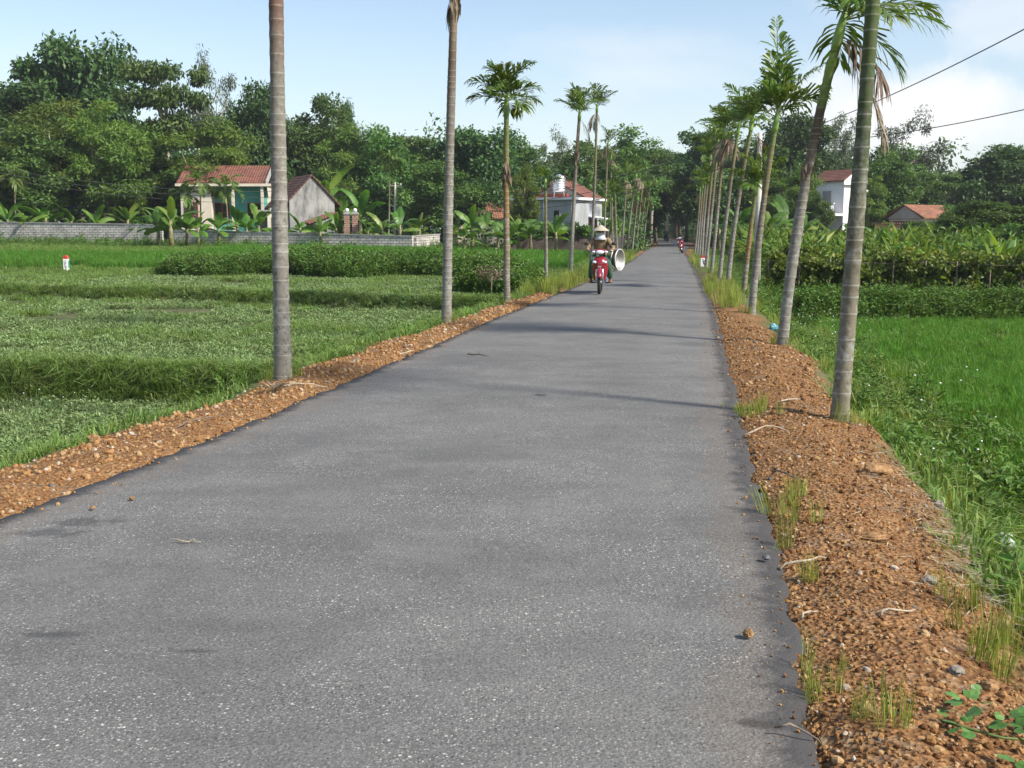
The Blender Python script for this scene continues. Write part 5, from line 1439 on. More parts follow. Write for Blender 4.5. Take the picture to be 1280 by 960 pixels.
def stone_mesh(seed):
    r = np.random.default_rng(seed); mb = MB()
    mb.ball((0, 0, 0), (1, 1, 1), 6)
    for i, v in enumerate(mb.v):
        k = .72 + .5 * vnoise(v[0] * 1.3 + seed * 3, v[1] * 1.3 + v[2] * 2.1, .7, seed); mb.v[i] = (v[0] * k, v[1] * k * .8, v[2] * k * .6)
    me = mb.mesh('stone', [M['stones']])
    me.polygons.foreach_set('use_smooth', np.zeros(len(me.polygons), dtype=bool))
    return me

def proto_col(name, meshes):
    c = bpy.data.collections.new(name)
    for i, me in enumerate(meshes):
        o = bpy.data.objects.new(f'{name}_{i}', me); c.objects.link(o)
    return c
PC = {
 'short': proto_col('short_grass', [blades(1, 24, .12, .009, .10, 1.0, 'grass'), blades(2, 22, .15, .009, .11, 1.3, 'grass'), blades(3, 20, .10, .010, .10, 1.2, 'grass')]),
 'tall': proto_col('tall_grass', [blades(4, 26, .36, .014, .12, 1.3, 'grass'), blades(5, 26, .40, .015, .13, 1.5, 'grass'), blades(6, 26, .30, .013, .12, 1.1, 'grass')]),
 'crop': proto_col('crop_plant', [leafy(7, 40, .10, .12, .05, .022, 'crop'), leafy(8, 36, .08, .13, .046, .02, 'crop'), blades(9, 18, .12, .007, .10, 1.2, 'crop')]),
 'rice': proto_col('rice_tuft', [blades(10, 26, .3, .009, .09, .35, 'rice'), blades(11, 26, .34, .009, .09, .4, 'rice')]),
 'weed': proto_col('weed_plant', [leafy(12, 70, .34, .17, .085, .045, 'weed'), leafy(13, 60, .28, .18, .075, .04, 'weed'), leafy(14, 64, .4, .15, .08, .035, 'weed')]),
 'flower': proto_col('flower_plant', [flowering(15), flowering(16, .5)]),
 'yellow': proto_col('yellow_grass', [blades(17, 22, .3, .006, .07, .25, 'yellowgrass'), blades(18, 24, .38, .006, .07, .3, 'yellowgrass')]),
 'stone': proto_col('stone', [stone_mesh(s) for s in range(5)]),
 'broad': proto_col('broad_plant', [leafy(19, 18, .5, .12, .48, .12, 'garden', 1.5), leafy(20, 16, .45, .12, .42, .11, 'garden', 1.2), leafy(21, 26, .6, .16, .32, .10, 'garden', .9)]),
}

def scatter(name, pc, pts, scl, shade=None, tilt=.15, label=None, cat=None):
    n = len(pts); r = np.random.default_rng(n)
    me = bpy.data.meshes.new(name)
    me.vertices.add(n); me.vertices.foreach_set('co', np.asarray(pts, dtype=np.float32).ravel())
    rot = np.stack([r.normal(0, tilt, n), r.normal(0, tilt, n), r.random(n) * 2 * PI], -1).astype(np.float32)
    a = me.attributes.new('turn', 'FLOAT_VECTOR', 'POINT'); a.data.foreach_set('vector', rot.ravel())
    a = me.attributes.new('size', 'FLOAT', 'POINT'); a.data.foreach_set('value', np.asarray(scl, dtype=np.float32))
    a = me.attributes.new('shade', 'FLOAT', 'POINT'); a.data.foreach_set('value', (r.random(n) if shade is None else shade).astype(np.float32))
    ng = bpy.data.node_groups.new(name, 'GeometryNodeTree')
    ng.interface.new_socket('Geometry', in_out='INPUT', socket_type='NodeSocketGeometry')
    ng.interface.new_socket('Geometry', in_out='OUTPUT', socket_type='NodeSocketGeometry')
    gi, go = ng.nodes.new('NodeGroupInput'), ng.nodes.new('NodeGroupOutput')
    ci = ng.nodes.new('GeometryNodeCollectionInfo'); ci.inputs[0].default_value = PC[pc]
    ci.inputs['Separate Children'].default_value = True; ci.inputs['Reset Children'].default_value = True
    ip = ng.nodes.new('GeometryNodeInstanceOnPoints'); ip.inputs['Pick Instance'].default_value = True
    ri = ng.nodes.new('FunctionNodeRandomValue'); ri.data_type = 'INT'
    for s in ri.inputs:
        if s.type == 'INT' and s.name == 'Min': s.default_value = 0
        if s.type == 'INT' and s.name == 'Max': s.default_value = 30
    def na(nm, t):
        k = ng.nodes.new('GeometryNodeInputNamedAttribute'); k.data_type = t; k.inputs['Name'].default_value = nm
        return k.outputs['Attribute']
    L = ng.links.new
    L(gi.outputs[0], ip.inputs['Points']); L(ci.outputs[0], ip.inputs['Instance'])
    L([s for s in ri.outputs if s.type == 'INT'][0], ip.inputs['Instance Index'])
    er = ng.nodes.new('FunctionNodeEulerToRotation'); L(na('turn', 'FLOAT_VECTOR'), er.inputs[0]); L(er.outputs[0], ip.inputs['Rotation'])
    L(na('size', 'FLOAT'), ip.inputs['Scale']); L(ip.outputs[0], go.inputs[0])
    o = link(name, me); md = o.modifiers.new('scatter', 'NODES'); md.node_group = ng
    return tag(o, label, cat, None, 'stuff')

def sample(r, n, x0, x1, y0, y1, keep=None, yb=1.0):
    """random points on the ground; yb > 1 crowds them towards the near side"""
    Y = y0 + (y1 - y0) * r.random(n) ** yb; X = x0 + (x1 - x0) * r.random(n)
    if keep is not None:
        k = keep(X, Y); X, Y = X[k], Y[k]
    return X, Y
def ground_pts(X, Y, dz=0.0): return np.stack([X, Y, gz(X, Y) + dz], -1)
r = np.random.default_rng(99)
def infov(X, Y): return np.abs(X) < Y * .6 + 1.5
def dL(X, Y): return road_l(Y) - X
def dR(X, Y): return X - road_r(Y)

# left crop plots
X, Y = sample(r, 90000, -22, 3, 8, 41, lambda X, Y: infov(X, Y) & (dL(X, Y) > shoulder_l(Y) + .6) & (vnoise(X, Y, .9, 41) + .35 * vnoise(X, Y, .3, 42) + .7 * (vnoise(X, Y, 2.7, 74) - .5) > np.where(Y < bund1(X), .66, .47)), 1.35)
scatter('crop_plants', 'crop', ground_pts(X, Y), (.7 + .6 * r.random(len(X))) * np.interp(Y, [8, 40], [.85, 1.25]), label='low pale green crop covering the left field plots', cat='crop')
# short grass everywhere else on the left incl. bank and among crops
X, Y = sample(r, 60000, -24, 6, 5, 46, lambda X, Y: infov(X, Y) & (dL(X, Y) > shoulder_l(Y) + .02 + .2 * vnoise(X, Y, .4, 43)) & ((dL(X, Y) < shoulder_l(Y) + 1.5) | (vnoise(X, Y, 1.4, 44) > .66)), 1.3)
gl = ground_pts(X, Y); gs = (.75 + .6 * r.random(len(X))) * np.interp(Y, [6, 45], [.9, 1.6])
X2, Y2 = sample(r, 42000, .5, 30, 4, 60, lambda X, Y: infov(X, Y) & (dR(X, Y) > shoulder_r(Y) + .22 + .25 * vnoise(X, Y, .4, 45)) & (dR(X, Y) < 14), 1.3)
g2 = ground_pts(X2, Y2)
X3, Y3 = sample(r, 26000, -40, 24, 40, 84, lambda X, Y: infov(X, Y) & ((np.abs(X + 19.2) > 1.0) | (Y > 49) | (Y < 43)) & ((dL(X, Y) > .5) | (dR(X, Y) > .6)))
g3 = ground_pts(X3, Y3)
scatter('short_grass', 'short', np.concatenate([gl, g2, g3]), np.concatenate([gs, (.9 + .7 * r.random(len(X2))) * np.interp(Y2, [4, 50], [1, 1.8]), 1.2 + .6 * r.random(len(X3))]), label='short green grass over banks, bunds and fields', cat='grass')
# tall grass along the bunds and the bank foot
def bundpts(n, fn, x0, x1, lo, hi):
    X = x0 + (x1 - x0) * r.random(n); Y = fn(X) + lo + (hi - lo) * r.random(n)
    k = dL(X, Y) > shoulder_l(Y) + .7
    return X[k], Y[k]
Xa, Ya = bundpts(1700, bund1, -9.5, -2.2, -.12, .7); Xb, Yb = bundpts(1300, bund2, -16, .5, -.05, .6)
Xc, Yc = sample(r, 9000, .5, 14, 4, 26, lambda X, Y: infov(X, Y) & (dR(X, Y) > shoulder_r(Y) + .7) & (dR(X, Y) < 3.2) & (vnoise(X, Y, 1.1, 46) > .5), 1.3)
Xd, Yd = sample(r, 5000, -12, 2, 8, 30, lambda X, Y: (dL(X, Y) > shoulder_l(Y) + .25) & (dL(X, Y) < shoulder_l(Y) + 1.1) & (vnoise(X, Y, .8, 47) > .45))
TX, TY = np.concatenate([Xa, Xb, Xc, Xd]), np.concatenate([Ya, Yb, Yc, Yd])
ts = np.concatenate([.42 + .35 * r.random(len(Xa)), .3 + .3 * r.random(len(Xb)), .5 + .5 * r.random(len(Xc)), .3 + .35 * r.random(len(Xd))])
scatter('tall_grass', 'tall', ground_pts(TX, TY), ts, label='tall drooping grass along the field bunds and the right bank', cat='grass')
# bright young rice beyond the crops
X, Y = sample(r, 22000, -42, 10, 49.5, 68, lambda X, Y: infov(X, Y) & (dL(X, Y) > 2.5) & ((Y < 60) | (X > -17)) & ((Y < 65) | (X < -1.5)) & ((np.abs(X + 19.6) > .9) | (Y > 52)))
rp = ground_pts(X, Y); rs = 1.1 + .6 * r.random(len(X))
X2, Y2 = sample(r, 34000, 3, 17, 6, 27, lambda X, Y: infov(X, Y) & (dR(X, Y) > 2.4) & (vnoise(X, Y, 1.0, 48) > .15), 1.1)
scatter('rice', 'rice', np.concatenate([rp, ground_pts(X2, Y2)]), np.concatenate([rs, .6 + .4 * r.random(len(X2))]), label='bright green young rice in flooded plots both sides', cat='rice')
# weeds
def hedge_pts(n, fn, x0, x1, w, h, xs=None):
    X = x0 + (x1 - x0) * r.random(n); v = r.random(n) * 2 - 1; Y = fn(X) + v * w
    hh = h * (.3 + 1.0 * vnoise(X, Y, 1.5, 49) * (.5 + vnoise(X, Y, .6, 59))) * np.sqrt(1 - v * v * .9)
    return np.stack([X, Y, gz(X, Y) + hh * r.random(n) ** .6 * .9], -1)
HW = hedge_pts(3000, lambda X: 42.5 - .12 * (X + 12) + .7 * np.sin(X * 1.3), -13, -.8, 1.7, .8)
HW[:, 2] = np.where(HW[:, 0] > -6.5, gz(HW[:, 0], HW[:, 1]) + (HW[:, 2] - gz(HW[:, 0], HW[:, 1])) * .72, HW[:, 2])
Xk, Yk = sample(r, 1500, 4, 36, 37, 76, lambda X, Y: infov(X, Y) & (dR(X, Y) > 3) & (vnoise(X, Y, 2.2, 91) > .5))
HW2 = hedge_pts(900, lambda X: 31 - 1.2 * (X + .5), -1.4, 1.6, 1.6, .7)
HW2 = HW2[dL(HW2[:, 0], HW2[:, 1]) > 1.0]
HR = hedge_pts(2300, lambda X: 27.0 - .03 * X, 6.9, 18, .7, .3)
Xw, Yw = sample(r, 8200, .8, 13, 3.6, 30, lambda X, Y: infov(X, Y) & (dR(X, Y) > shoulder_r(Y) + .42) & (dR(X, Y) < 2.7) & (vnoise(X, Y, .9, 50) > .42), 1.3)
Xv, Yv = sample(r, 2600, 2, 22, 28, 44, lambda X, Y: infov(X, Y) & (dR(X, Y) > 1.6))
Xu, Yu = sample(r, 1500, -7, 1, 10, 26, lambda X, Y: (dL(X, Y) > shoulder_l(Y) + .3) & (dL(X, Y) < shoulder_l(Y) + 1.4) & (vnoise(X, Y, 1.2, 51) > .5))
Xt, Yt = sample(r, 900, -40, 6, 70, 82, lambda X, Y: infov(X, Y) & (dL(X, Y) > 2) & (Y > 73 + .16 * X))
WP = np.concatenate([HW, HW2, HR, ground_pts(Xw, Yw), ground_pts(Xv, Yv), ground_pts(Xu, Yu), ground_pts(Xt, Yt), ground_pts(Xk, Yk, .25)])
WS = np.concatenate([1.0 + .6 * r.random(len(HW)), .8 + .6 * r.random(len(HW2)), .75 + .5 * r.random(len(HR)), .55 + .6 * r.random(len(Xw)), .8 + .7 * r.random(len(Xv)), .4 + .4 * r.random(len(Xu)), 1 + .8 * r.random(len(Xt)), 2.2 + 2.0 * r.random(len(Xk))])
scatter('weeds', 'weed', WP, WS, label='leafy weeds heaped on the bunds and the right verge', cat='weeds')
# white flowers
Xf, Yf = sample(r, 150, 1.5, 9, 6, 28, lambda X, Y: infov(X, Y) & (dR(X, Y) > shoulder_r(Y) + .6) & (dR(X, Y) < 3.5) & (vnoise(X, Y, 1.3, 52) > .45), 1.2)
Xg, Yg = sample(r, 16, -7.5, -4, 9.5, 13, lambda X, Y: dL(X, Y) > shoulder_l(Y) + .8)
k = r.choice(len(HW), 110)
scatter('wild_flowers', 'flower', np.concatenate([ground_pts(Xf, Yf), ground_pts(Xg, Yg), HW[k], HW2[r.choice(len(HW2), 30)]]), np.concatenate([.7 + .4 * r.random(len(Xf)), .4 + .3 * r.random(len(Xg)), .8 + .4 * r.random(110), .8 + .4 * r.random(30)]), label='small white wild flowers among the verge weeds', cat='wild flowers')
# yellow-green verge grass
Xy, Yy = sample(r, 5200, -1, 9, 27, 62, lambda X, Y: (dL(X, Y) > -.02) & (dL(X, Y) < .95))
Xz, Yz = sample(r, 3200, 3, 13, 22, 60, lambda X, Y: (dR(X, Y) > 0.02) & (dR(X, Y) < .8) & ((Y < 33) | (vnoise(X, Y, 2, 53) > .45)) & ((Y < 36) | (Y > 47.2) | (np.abs(X - Y * .1707) > .33)))
Xq, Yq = sample(r, 2600, 1.5, 9, 4.5, 28, lambda X, Y: infov(X, Y) & (dR(X, Y) > shoulder_r(Y) + .3) & (dR(X, Y) < 2.6) & (vnoise(X, Y, .7, 75) > .5))
near = []
for px, py, n, s in ((985, 655, 5, .16), (1000, 635, 4, .15), (1005, 735, 2, .1), (1050, 850, 3, .12), (1040, 880, 3, .1), (1255, 800, 14, .22), (935, 520, 16, .25), (1270, 840, 6, .15), (985, 690, 2, .08), (1080, 905, 3, .08)):
    c = onz(px, py, -.02)
    near.append(np.stack([c.x + r.normal(0, s * .35, n), c.y + r.normal(0, s, n)], -1))
for fx, fy in FEET:
    if fy < 60:
        a_ = r.random(9) * 6.28; near.append(np.stack([fx + np.cos(a_) * (.1 + .12 * r.random(9)), fy + np.sin(a_) * (.1 + .15 * r.random(9))], -1))
near = np.concatenate(near)
scatter('verge_grass', 'yellow', np.concatenate([ground_pts(Xy, Yy), ground_pts(Xz, Yz), ground_pts(near[:, 0], near[:, 1]), ground_pts(Xq, Yq)]), np.concatenate([.8 + .6 * r.random(len(Xy)), .8 + .6 * r.random(len(Xz)), .3 + .35 * r.random(len(near)), .5 + .7 * r.random(len(Xq))]), label='thin yellow-green grass along both road edges', cat='grass')
# gravel stones
Xs, Ys = sample(r, 52000, .2, 4, 2.5, 22, lambda X, Y: (dR(X, Y) > -.01 - .30 * r.random(len(X)) ** 9) & (dR(X, Y) < shoulder_r(Y) * 1.2 + .25 * vnoise(X, Y, .4, 54)), 1.7)
Xs2, Ys2 = sample(r, 60000, -7, 1, 5, 28, lambda X, Y: (dL(X, Y) > -.01 - .25 * r.random(len(X)) ** 9) & (dL(X, Y) < shoulder_l(Y) + .1 * vnoise(X, Y, .4, 55)), 1.4)
GX, GY = np.concatenate([Xs, Xs2]), np.concatenate([Ys, Ys2])
sz = np.clip(r.lognormal(-4.75, .5, len(GX)) * np.where(GX < 0, 1.15, .8), .003, .026) * np.interp(GY, [3, 25], [.9, 1.7])
gp = ground_pts(GX, GY, sz * .2); onr = (dL(GX, GY) < -.01) & (dR(GX, GY) < -.01); sz[onr] *= .6; gp[onr, 2] = road_z(GY[onr]) + .004 + sz[onr] * .3
scatter('gravel', 'stone', gp, sz, shade=np.where(GX < 0, .25 + .75 * r.random(len(GX)), r.random(len(GX)) ** 1.2), tilt=.6, label='loose orange laterite gravel on both road shoulders', cat='gravel')
# garden of broad-leaved plants on the right
X, Y = sample(r, 3400, 4, 34, 36, 78, lambda X, Y: infov(X, Y) & (dR(X, Y) > 3))
scatter('garden_plants', 'broad', ground_pts(X, Y), (1.0 + .9 * r.random(len(X))) * (.7 + .7 * vnoise(X, Y, 3.0, 81)), label='dense garden of broad-leaved plants below the right-hand houses', cat='garden plants')

# ------------------------------------------------------------------ bean trellis on the right
x0, x1 = at(1000, 360, 35).x - 1.0, at(1280, 370, 33).x + 3
tr = empty('trellis', (x0, 35, 0), math.atan2(-2.5, x1 - x0), 'low wooden trellis row overgrown with green vines, right field', 'trellis')
LT = x1 - x0; c_, s_ = math.cos(tr.rotation_euler.z), math.sin(tr.rotation_euler.z)
for i in range(12):
    x = LT * i / 11; z = gzf(x0 + c_ * x, 35 + s_ * x)
    MB().tube([(x, 0, z - .1), (x + random.uniform(-.05, .05), 0, z + 1.15)], .025, 6).build('post', M['bark'], tr)
    MB().tube([(x + .1, .9, z - .1), (x + random.uniform(-.05, .05), .9, z + 1.2)], .025, 6).build('post', M['bark'], tr)
for y, dz in ((0, 1.08), (.9, 1.14)):
    MB().tube([(LT * i / 20, y, gzf(x0 + c_ * LT * i / 20, 35) + dz + random.uniform(-.08, .05)) for i in range(21)], .012, 5).build('rail', M['bark'], tr)
n = 520; xx = r.random(n) * LT; yy = r.random(n) * 1.1 - .1
cs = np.stack([xx, yy, gz(x0 + xx, 35 + 0 * xx) + 1.02 + r.normal(0, .2, n)], -1)
hang_ = r.random(n) < .45; cs[hang_, 2] -= r.random(hang_.sum()) * .8; 
V, Fq, T = blob_leaves(r, cs, .2 * (.6 + .8 * r.random(n)), 34, .13, .11, .6, .5, .2)
link('vine', np_mesh('vine', V, Fq, [M['garden']], tint=T), tr)

# ------------------------------------------------------------------ stones, twigs, litter
def rock(px, py, size, mat, label, z=-.01, sq=(1, .8, .6)):
    rr = np.random.default_rng(int(px * 7 + py)); mb = MB(); mb.ball((0, 0, 0), (1, 1, 1), 14)
    for i, v in enumerate(mb.v):
        k = .75 + .45 * vnoise(v[0] * 1.4 + px, v[1] * 1.4 + v[2] * 2.3, .8, 3) + .28 * (vnoise(v[0] * 3 + px, v[1] * 3 + v[2] * 2.3, .8, 4) - .5) + .16 * (vnoise(v[0] * 8 + px, v[1] * 8 + v[2] * 7.3, .8, 5) - .5)
        mb.v[i] = (v[0] * k * size * sq[0], v[1] * k * size * sq[1], v[2] * k * size * sq[2])
    mb.s = [False] * len(mb.s); o = mb.build('rock', M[mat]); p = onz(px, py, z); zz = gzf(p.x, p.y)
    if z >= 0: zz = .02
    o.location = (p.x, p.y, zz + size * sq[2] * .45); o.rotation_euler = (0, 0, rr.random() * 6)
    return tag(o, label, 'rock', 'loose rocks by the road')
rock(935, 800, .022, 'rockorange', 'small brown stone lying alone on the asphalt near the right edge', .0, (1, .9, .8))
rock(1093, 600, .085, 'rockorange', 'largest tan clod on the gravel below the thickest right palm', -.05, (1.2, .8, .55))
rock(1172, 632, .05, 'rockgrey', 'pale grey stone at the foot of the right gravel bank', -.15, (1.4, .7, .5))
rock(1092, 684, .06, 'rockorange', 'flat brown clod in the middle of the right gravel', -.03, (1.3, .8, .4))
rock(1160, 740, .04, 'rockgrey', 'wedge-shaped stone on the right gravel near the straw', -.06)
rock(1195, 862, .03, 'rockgrey', 'rounded grey stone low on the right gravel', -.06)
rock(1235, 880, .035, 'rockorange', 'rounded reddish stone beside the creeping plant', -.08)
rock(958, 703, .02, 'rockdark', 'dark blue-grey chip on the right asphalt edge', .0)
rock(118, 552, .055, 'rockorange', 'tan lump at the outer edge of the left gravel', -.02, (1, .9, .7))
rock(165, 628, .018, 'rockorange', 'tiny orange stone on the left asphalt, farther one', .0)
rock(116, 640, .018, 'rockorange', 'tiny orange stone on the left asphalt, nearer the edge', .0)
rock(1010, 462, .06, 'rockorange', 'tan stone behind the leaning right palm foot', -.03)
rock(747, 372, .03, 'rockgrey', 'small grey stone just left of the motorbike wheel', .0) if False else None

def twig(px0, py0, px1, py1, mat, label, rad=.006, arch=.03, name='twig'):
    def P(px, py):
        p = onz(px, py, -.01); z = gzf(p.x, p.y) if (p.x < float(road_l(p.y)) or p.x > float(road_r(p.y))) else float(road_z(p.y)) + .026
        return Vector((p.x, p.y, z + rad + .006))
    a, b = P(px0, py0), P(px1, py1); rr = np.random.default_rng(int(px0 + py0)); pts = []
    for i in range(7):
        f = i / 6; p = a.lerp(b, f); p.z += arch * math.sin(PI * f) + rr.normal() * .004; p.x += rr.normal() * .012 * (0 < i < 6); p.y += rr.normal() * .012 * (0 < i < 6); pts.append(p - a)
    o = MB().tube(pts, [rad, rad, rad * .95, rad * .9, rad * .8, rad * .6, rad * .3], 6).build(name, M[mat]); o.location = a
    return tag(o, label, 'twig', 'fallen twigs and stalks')
twig(352, 490, 410, 486, 'twig', 'pale dry stalk beside the foot of the thickest left palm', .009)
twig(212, 543, 285, 527, 'twigdark', 'thin dark twig on the left gravel')
twig(220, 686, 252, 688, 'straw', 'short straw lying on the left asphalt', .004, .002)
twig(927, 552, 985, 548, 'twig', 'pale bent stalk across the right asphalt edge', .006, .05)
twig(975, 716, 1035, 711, 'twig', 'whitish stick at the asphalt edge, pointing right', .006, .02)
twig(1000, 780, 1022, 775, 'straw', 'short white stick on the right gravel', .006, .01)
twig(1100, 785, 1145, 778, 'twig', 'long pale twig lying in the lower right gravel', .005, .02)
twig(970, 925, 1030, 932, 'twigdark', 'thin brown twig near the bottom of the right gravel', .004, .03)
twig(965, 590, 1000, 612, 'twigdark', 'dark twig along the right asphalt edge', .006, .02)
twig(975, 510, 1000, 505, 'twig', 'pale stick on the gravel left of the thickest right palm', .008, .02)
twig(585, 448, 612, 451, 'twigdark', 'brown stalk on the asphalt right of the second left palm', .01, .01)
twig(500, 446, 518, 443, 'straw', 'white straw on the left asphalt edge', .008, .01)
# frayed stump of dry fibre at the palm foot
p = onz(345, 494, 0); rr = np.random.default_rng(5)
C = np.zeros((30, 3)) + rr.normal(size=(30, 3)) * .02; C[:, 2] = 0
th = rr.random(30) * 6.28; D = np.stack([np.cos(th), np.sin(th), .25 + .5 * rr.random(30)], -1)
V, Fq, T = leaves(C, D, np.tile([0, 0, 1.0], (30, 1)), .12 + .16 * rr.random(30), .02, rr.random(30))
o = link('dry_tuft', np_mesh('dry_tuft', V, Fq, [M['drypalm']], tint=T)); o.location = (p.x, p.y, gzf(p.x, p.y) + .02)
tag(o, 'frayed grey dry leaf base beside the thickest left palm', 'dry leaf')
# straw heap on the right bank
n = 560; q_ = rr.random(n); q_ = q_ ** .7; px = 1090 + 150 * q_ + rr.normal(0, 26, n); py = 570 + 190 * q_ + rr.normal(0, 30, n)
P_ = np.array([onz(a, b, -.12) for a, b in zip(px, py)]); P_[:, 2] = gz(P_[:, 0], P_[:, 1]) + .015
D = np.stack([rr.normal(.4, .6, n), rr.normal(-.6, .5, n), rr.normal(0, .1, n)], -1)
V, Fq, T = leaves(P_, D, np.tile([0, 0, 1.0], (n, 1)) + rr.normal(size=(n, 3)) * .2, .05 + .15 * rr.random(n), .006, rr.random(n) * .6 + .4)
o = link('straw', np_mesh('straw', V, Fq, [M['straw']], tint=T)); tag(o, 'scattered dry straw on the right gravel bank', 'straw', None, 'stuff')

def bag(px, py, size, mat, label, sq, z):
    mb = MB(); mb.ball((0, 0, 0), (1, 1, 1), 14)
    for i, v in enumerate(mb.v):
        k = .7 + .6 * vnoise(v[0] * 2.2 + px, v[1] * 2.2 + v[2] * 3, .7, 6); mb.v[i] = (v[0] * k * size * sq[0], v[1] * k * size * sq[1], v[2] * k * size * sq[2])
    o = mb.build('plastic_bag', M[mat]); p = onz(px, py, z); o.location = (p.x, p.y, gzf(p.x, p.y) + size * sq[2] * .7 + (.1 if mat == 'plastic_clear' else 0)); o.rotation_euler = (.3, .2, .5)
    return tag(o, label, 'plastic bag')
bag(1256, 690, .075, 'plastic_clear', 'crumpled white plastic bag in the grass at the right edge', (.7, .9, .75), -.45)
bag(967, 420, .075, 'plastic_blue', 'blue plastic bag at the foot of the leaning right palm', (1.2, .6, .9), -.15)
# dry bush by the left verge
p = at(614, 352, 29); cs = np.stack([rr.normal(0, .2, 14), rr.normal(0, .2, 14), .3 + .25 * rr.random(14)], -1)
V, Fq, T = blob_leaves(rr, cs, np.full(14, .13), 26, .07, .03, .8)
bs = empty('dry_bush', (p.x, 29, gzf(p.x, 29) + .25), 0, 'dried pinkish-brown bush in front of the third left palm', 'bush')
link('foliage', np_mesh('dry_foliage', V, Fq, [M['drypalm']], tint=T), bs)
MB().tube([(0, 0, -.3), (.02, 0, .3)], [.012, .006], 5).build('stem', M['twig'], bs)
# creeping plant at bottom right
cp_ = empty('creeping_plant', (*onz(1225, 925, -.02).xy, 0), 0, 'creeping vine with round green leaves at the bottom right corner', 'plant')
cp_.location.z = gzf(cp_.location.x, cp_.location.y)
mb = MB()
for k in range(44):
    a = rr.random() * 6.28; q = .22 * math.sqrt(rr.random()); c = Vector((.12 + q * math.cos(a) * 1.2, q * math.sin(a) - .04, .03 + .08 * rr.random()))
    Lr = .015 + .015 * rr.random(); rot = Euler((rr.normal() * .35, rr.normal() * .35, rr.random() * 6.28)).to_matrix()
    ol = [(0, .35), (.55, -.05), (.95, .35), (1.0, .9), (.6, 1.5), (0, 1.95), (-.6, 1.5), (-1.0, .9), (-.95, .35), (-.55, -.05)]
    mb.add([c + rot @ Vector((x * Lr, y * Lr, -.12 * Lr * x * x + .1 * Lr)) for x, y in ol] , [tuple(range(10))])
link('foliage', mb.mesh('creeper_foliage', M['vineleaf']), cp_)
MB().tube([(-.12, .1, .03), (-.06, -.02, .05), (.05, -.05, .03), (.2, -.08, .03)], [.005, .005, .004, .003], 6).build('stem', M['flowerstalk'], cp_)

# ------------------------------------------------------------------ light, sky
EL, AZ = 40, 120          # sun elevation; azimuth clockwise from +Y
sd = Vector((math.sin(R(AZ)) * math.cos(R(EL)), math.cos(R(AZ)) * math.cos(R(EL)), math.sin(R(EL))))
ld = bpy.data.lights.new('sun', 'SUN'); ld.energy = 4.2; ld.angle = R(6); ld.color = (1.0, .93, .82)
lo = bpy.data.objects.new('sun', ld); COL.objects.link(lo); lo.rotation_euler = (-sd).to_track_quat('-Z', 'Y').to_euler(); lo.location = (30, -10, 40)
wd = bpy.data.worlds.new('World'); S.world = wd; wd.use_nodes = True
nt = wd.node_tree; bg = nt.nodes['Background']
sk = nd(nt, 'ShaderNodeTexSky', sky_type='NISHITA'); sk.sun_disc = False; sk.sun_elevation = R(EL); sk.sun_rotation = R(AZ)
sk.air_density = 1.0; sk.dust_density = .8; sk.ozone_density = 1.2
tc = nd(nt, 'ShaderNodeTexCoord'); sx = nd(nt, 'ShaderNodeSeparateXYZ'); nt.links.new(tc.outputs['Generated'], sx.inputs[0])
mz_ = nd(nt, 'ShaderNodeMath', operation='MAXIMUM'); mz_.inputs[1].default_value = .0; nt.links.new(sx.outputs['Z'], mz_.inputs[0])
az_ = nd(nt, 'ShaderNodeMath', operation='ADD'); az_.inputs[1].default_value = .22; nt.links.new(mz_.outputs[0], az_.inputs[0])
dv = []
for k in 'XY':
    d = nd(nt, 'ShaderNodeMath', operation='DIVIDE'); nt.links.new(sx.outputs[k], d.inputs[0]); nt.links.new(az_.outputs[0], d.inputs[1]); dv.append(d.outputs[0])
cb = nd(nt, 'ShaderNodeCombineXYZ'); nt.links.new(dv[0], cb.inputs[0]); nt.links.new(dv[1], cb.inputs[1]); cb.inputs[2].default_value = 3.7
cl = noise(nt, cb.outputs[0], 1.1, 7, .55)
cf = ramp(nt, cl, [(.45, .0), (.74, .8)])
hz_ = ramp(nt, sx.outputs['Z'], [(.0, .62), (.10, .28), (.24, .02), (.6, .0)])
mxf = nd(nt, 'ShaderNodeMath', operation='MAXIMUM'); nt.links.new(cf, mxf.inputs[0]); nt.links.new(hz_, mxf.inputs[1])
skc = mix(nt, sk.outputs[0], (5.2, 5.55, 5.9), mxf.outputs[0])
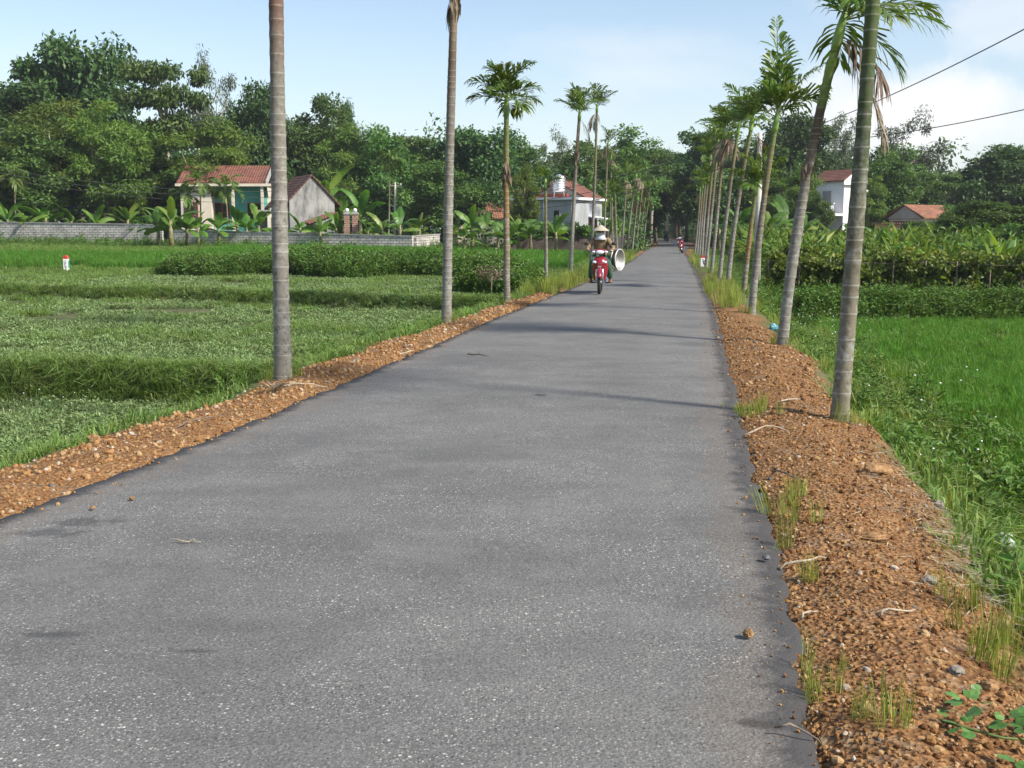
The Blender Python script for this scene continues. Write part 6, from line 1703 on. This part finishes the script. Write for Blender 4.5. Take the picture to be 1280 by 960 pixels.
# a low bank of cumulus over the woods, to the right of the road
puff = noise(nt, tc.outputs['Generated'], 22, 6, .6)
for bx, by, rad, am in ((1165, 135, .036, .75), (1200, 150, .03, .6), (1105, 150, .028, .6), (1040, 130, .03, .6), (1275, 20, .03, .4)):
    dd = ray(bx, by).normalized()
    df = nd(nt, 'ShaderNodeVectorMath', operation='SUBTRACT'); nt.links.new(tc.outputs['Generated'], df.inputs[0]); df.inputs[1].default_value = dd
    sc_ = nd(nt, 'ShaderNodeVectorMath', operation='MULTIPLY'); nt.links.new(df.outputs[0], sc_.inputs[0]); sc_.inputs[1].default_value = (1, 1, 1.9)
    ln = nd(nt, 'ShaderNodeVectorMath', operation='LENGTH'); nt.links.new(sc_.outputs[0], ln.inputs[0])
    ma = nd(nt, 'ShaderNodeMath', operation='MULTIPLY_ADD'); ma.inputs[1].default_value = -.075; nt.links.new(puff, ma.inputs[0]); nt.links.new(ln.outputs['Value'], ma.inputs[2])
    skc = mix(nt, skc, (5.9, 5.9, 5.95), ramp(nt, ma.outputs[0], [(0, am), (rad, 0)]))
nt.links.new(skc, bg.inputs['Color']); bg.inputs['Strength'].default_value = .095

S.view_settings.view_transform = 'Standard'; S.view_settings.look = 'None'; S.view_settings.exposure = .93; S.view_settings.gamma = 1; S.view_settings.use_curve_mapping = False
S.render.engine = 'CYCLES'
S.cycles.use_denoising = True
S.cycles.max_bounces = 6; S.cycles.diffuse_bounces = 3; S.cycles.glossy_bounces = 2; S.cycles.transmission_bounces = 3
S.cycles.use_adaptive_sampling = True; S.cycles.adaptive_threshold = .02

# ------------------------------------------------------------------ air
hzm = bpy.data.materials.new('air'); hzm.use_nodes = True
t_ = hzm.node_tree
for n_ in list(t_.nodes):
    if n_.type != 'OUTPUT_MATERIAL': t_.nodes.remove(n_)
pv = nd(t_, 'ShaderNodeVolumePrincipled'); pv.inputs['Color'].default_value = (.9, .95, 1.0, 1); pv.inputs['Density'].default_value = .00032; pv.inputs['Anisotropy'].default_value = .3
t_.links.new(pv.outputs[0], [n_ for n_ in t_.nodes if n_.type == 'OUTPUT_MATERIAL'][0].inputs['Volume'])
hb_ = MB().box((0, 700, 13), (2600, 1700, 30)).build('haze', hzm); tag(hb_, 'thin pale summer haze over the valley', 'haze', None, 'stuff')
S.cycles.volume_bounces = 0
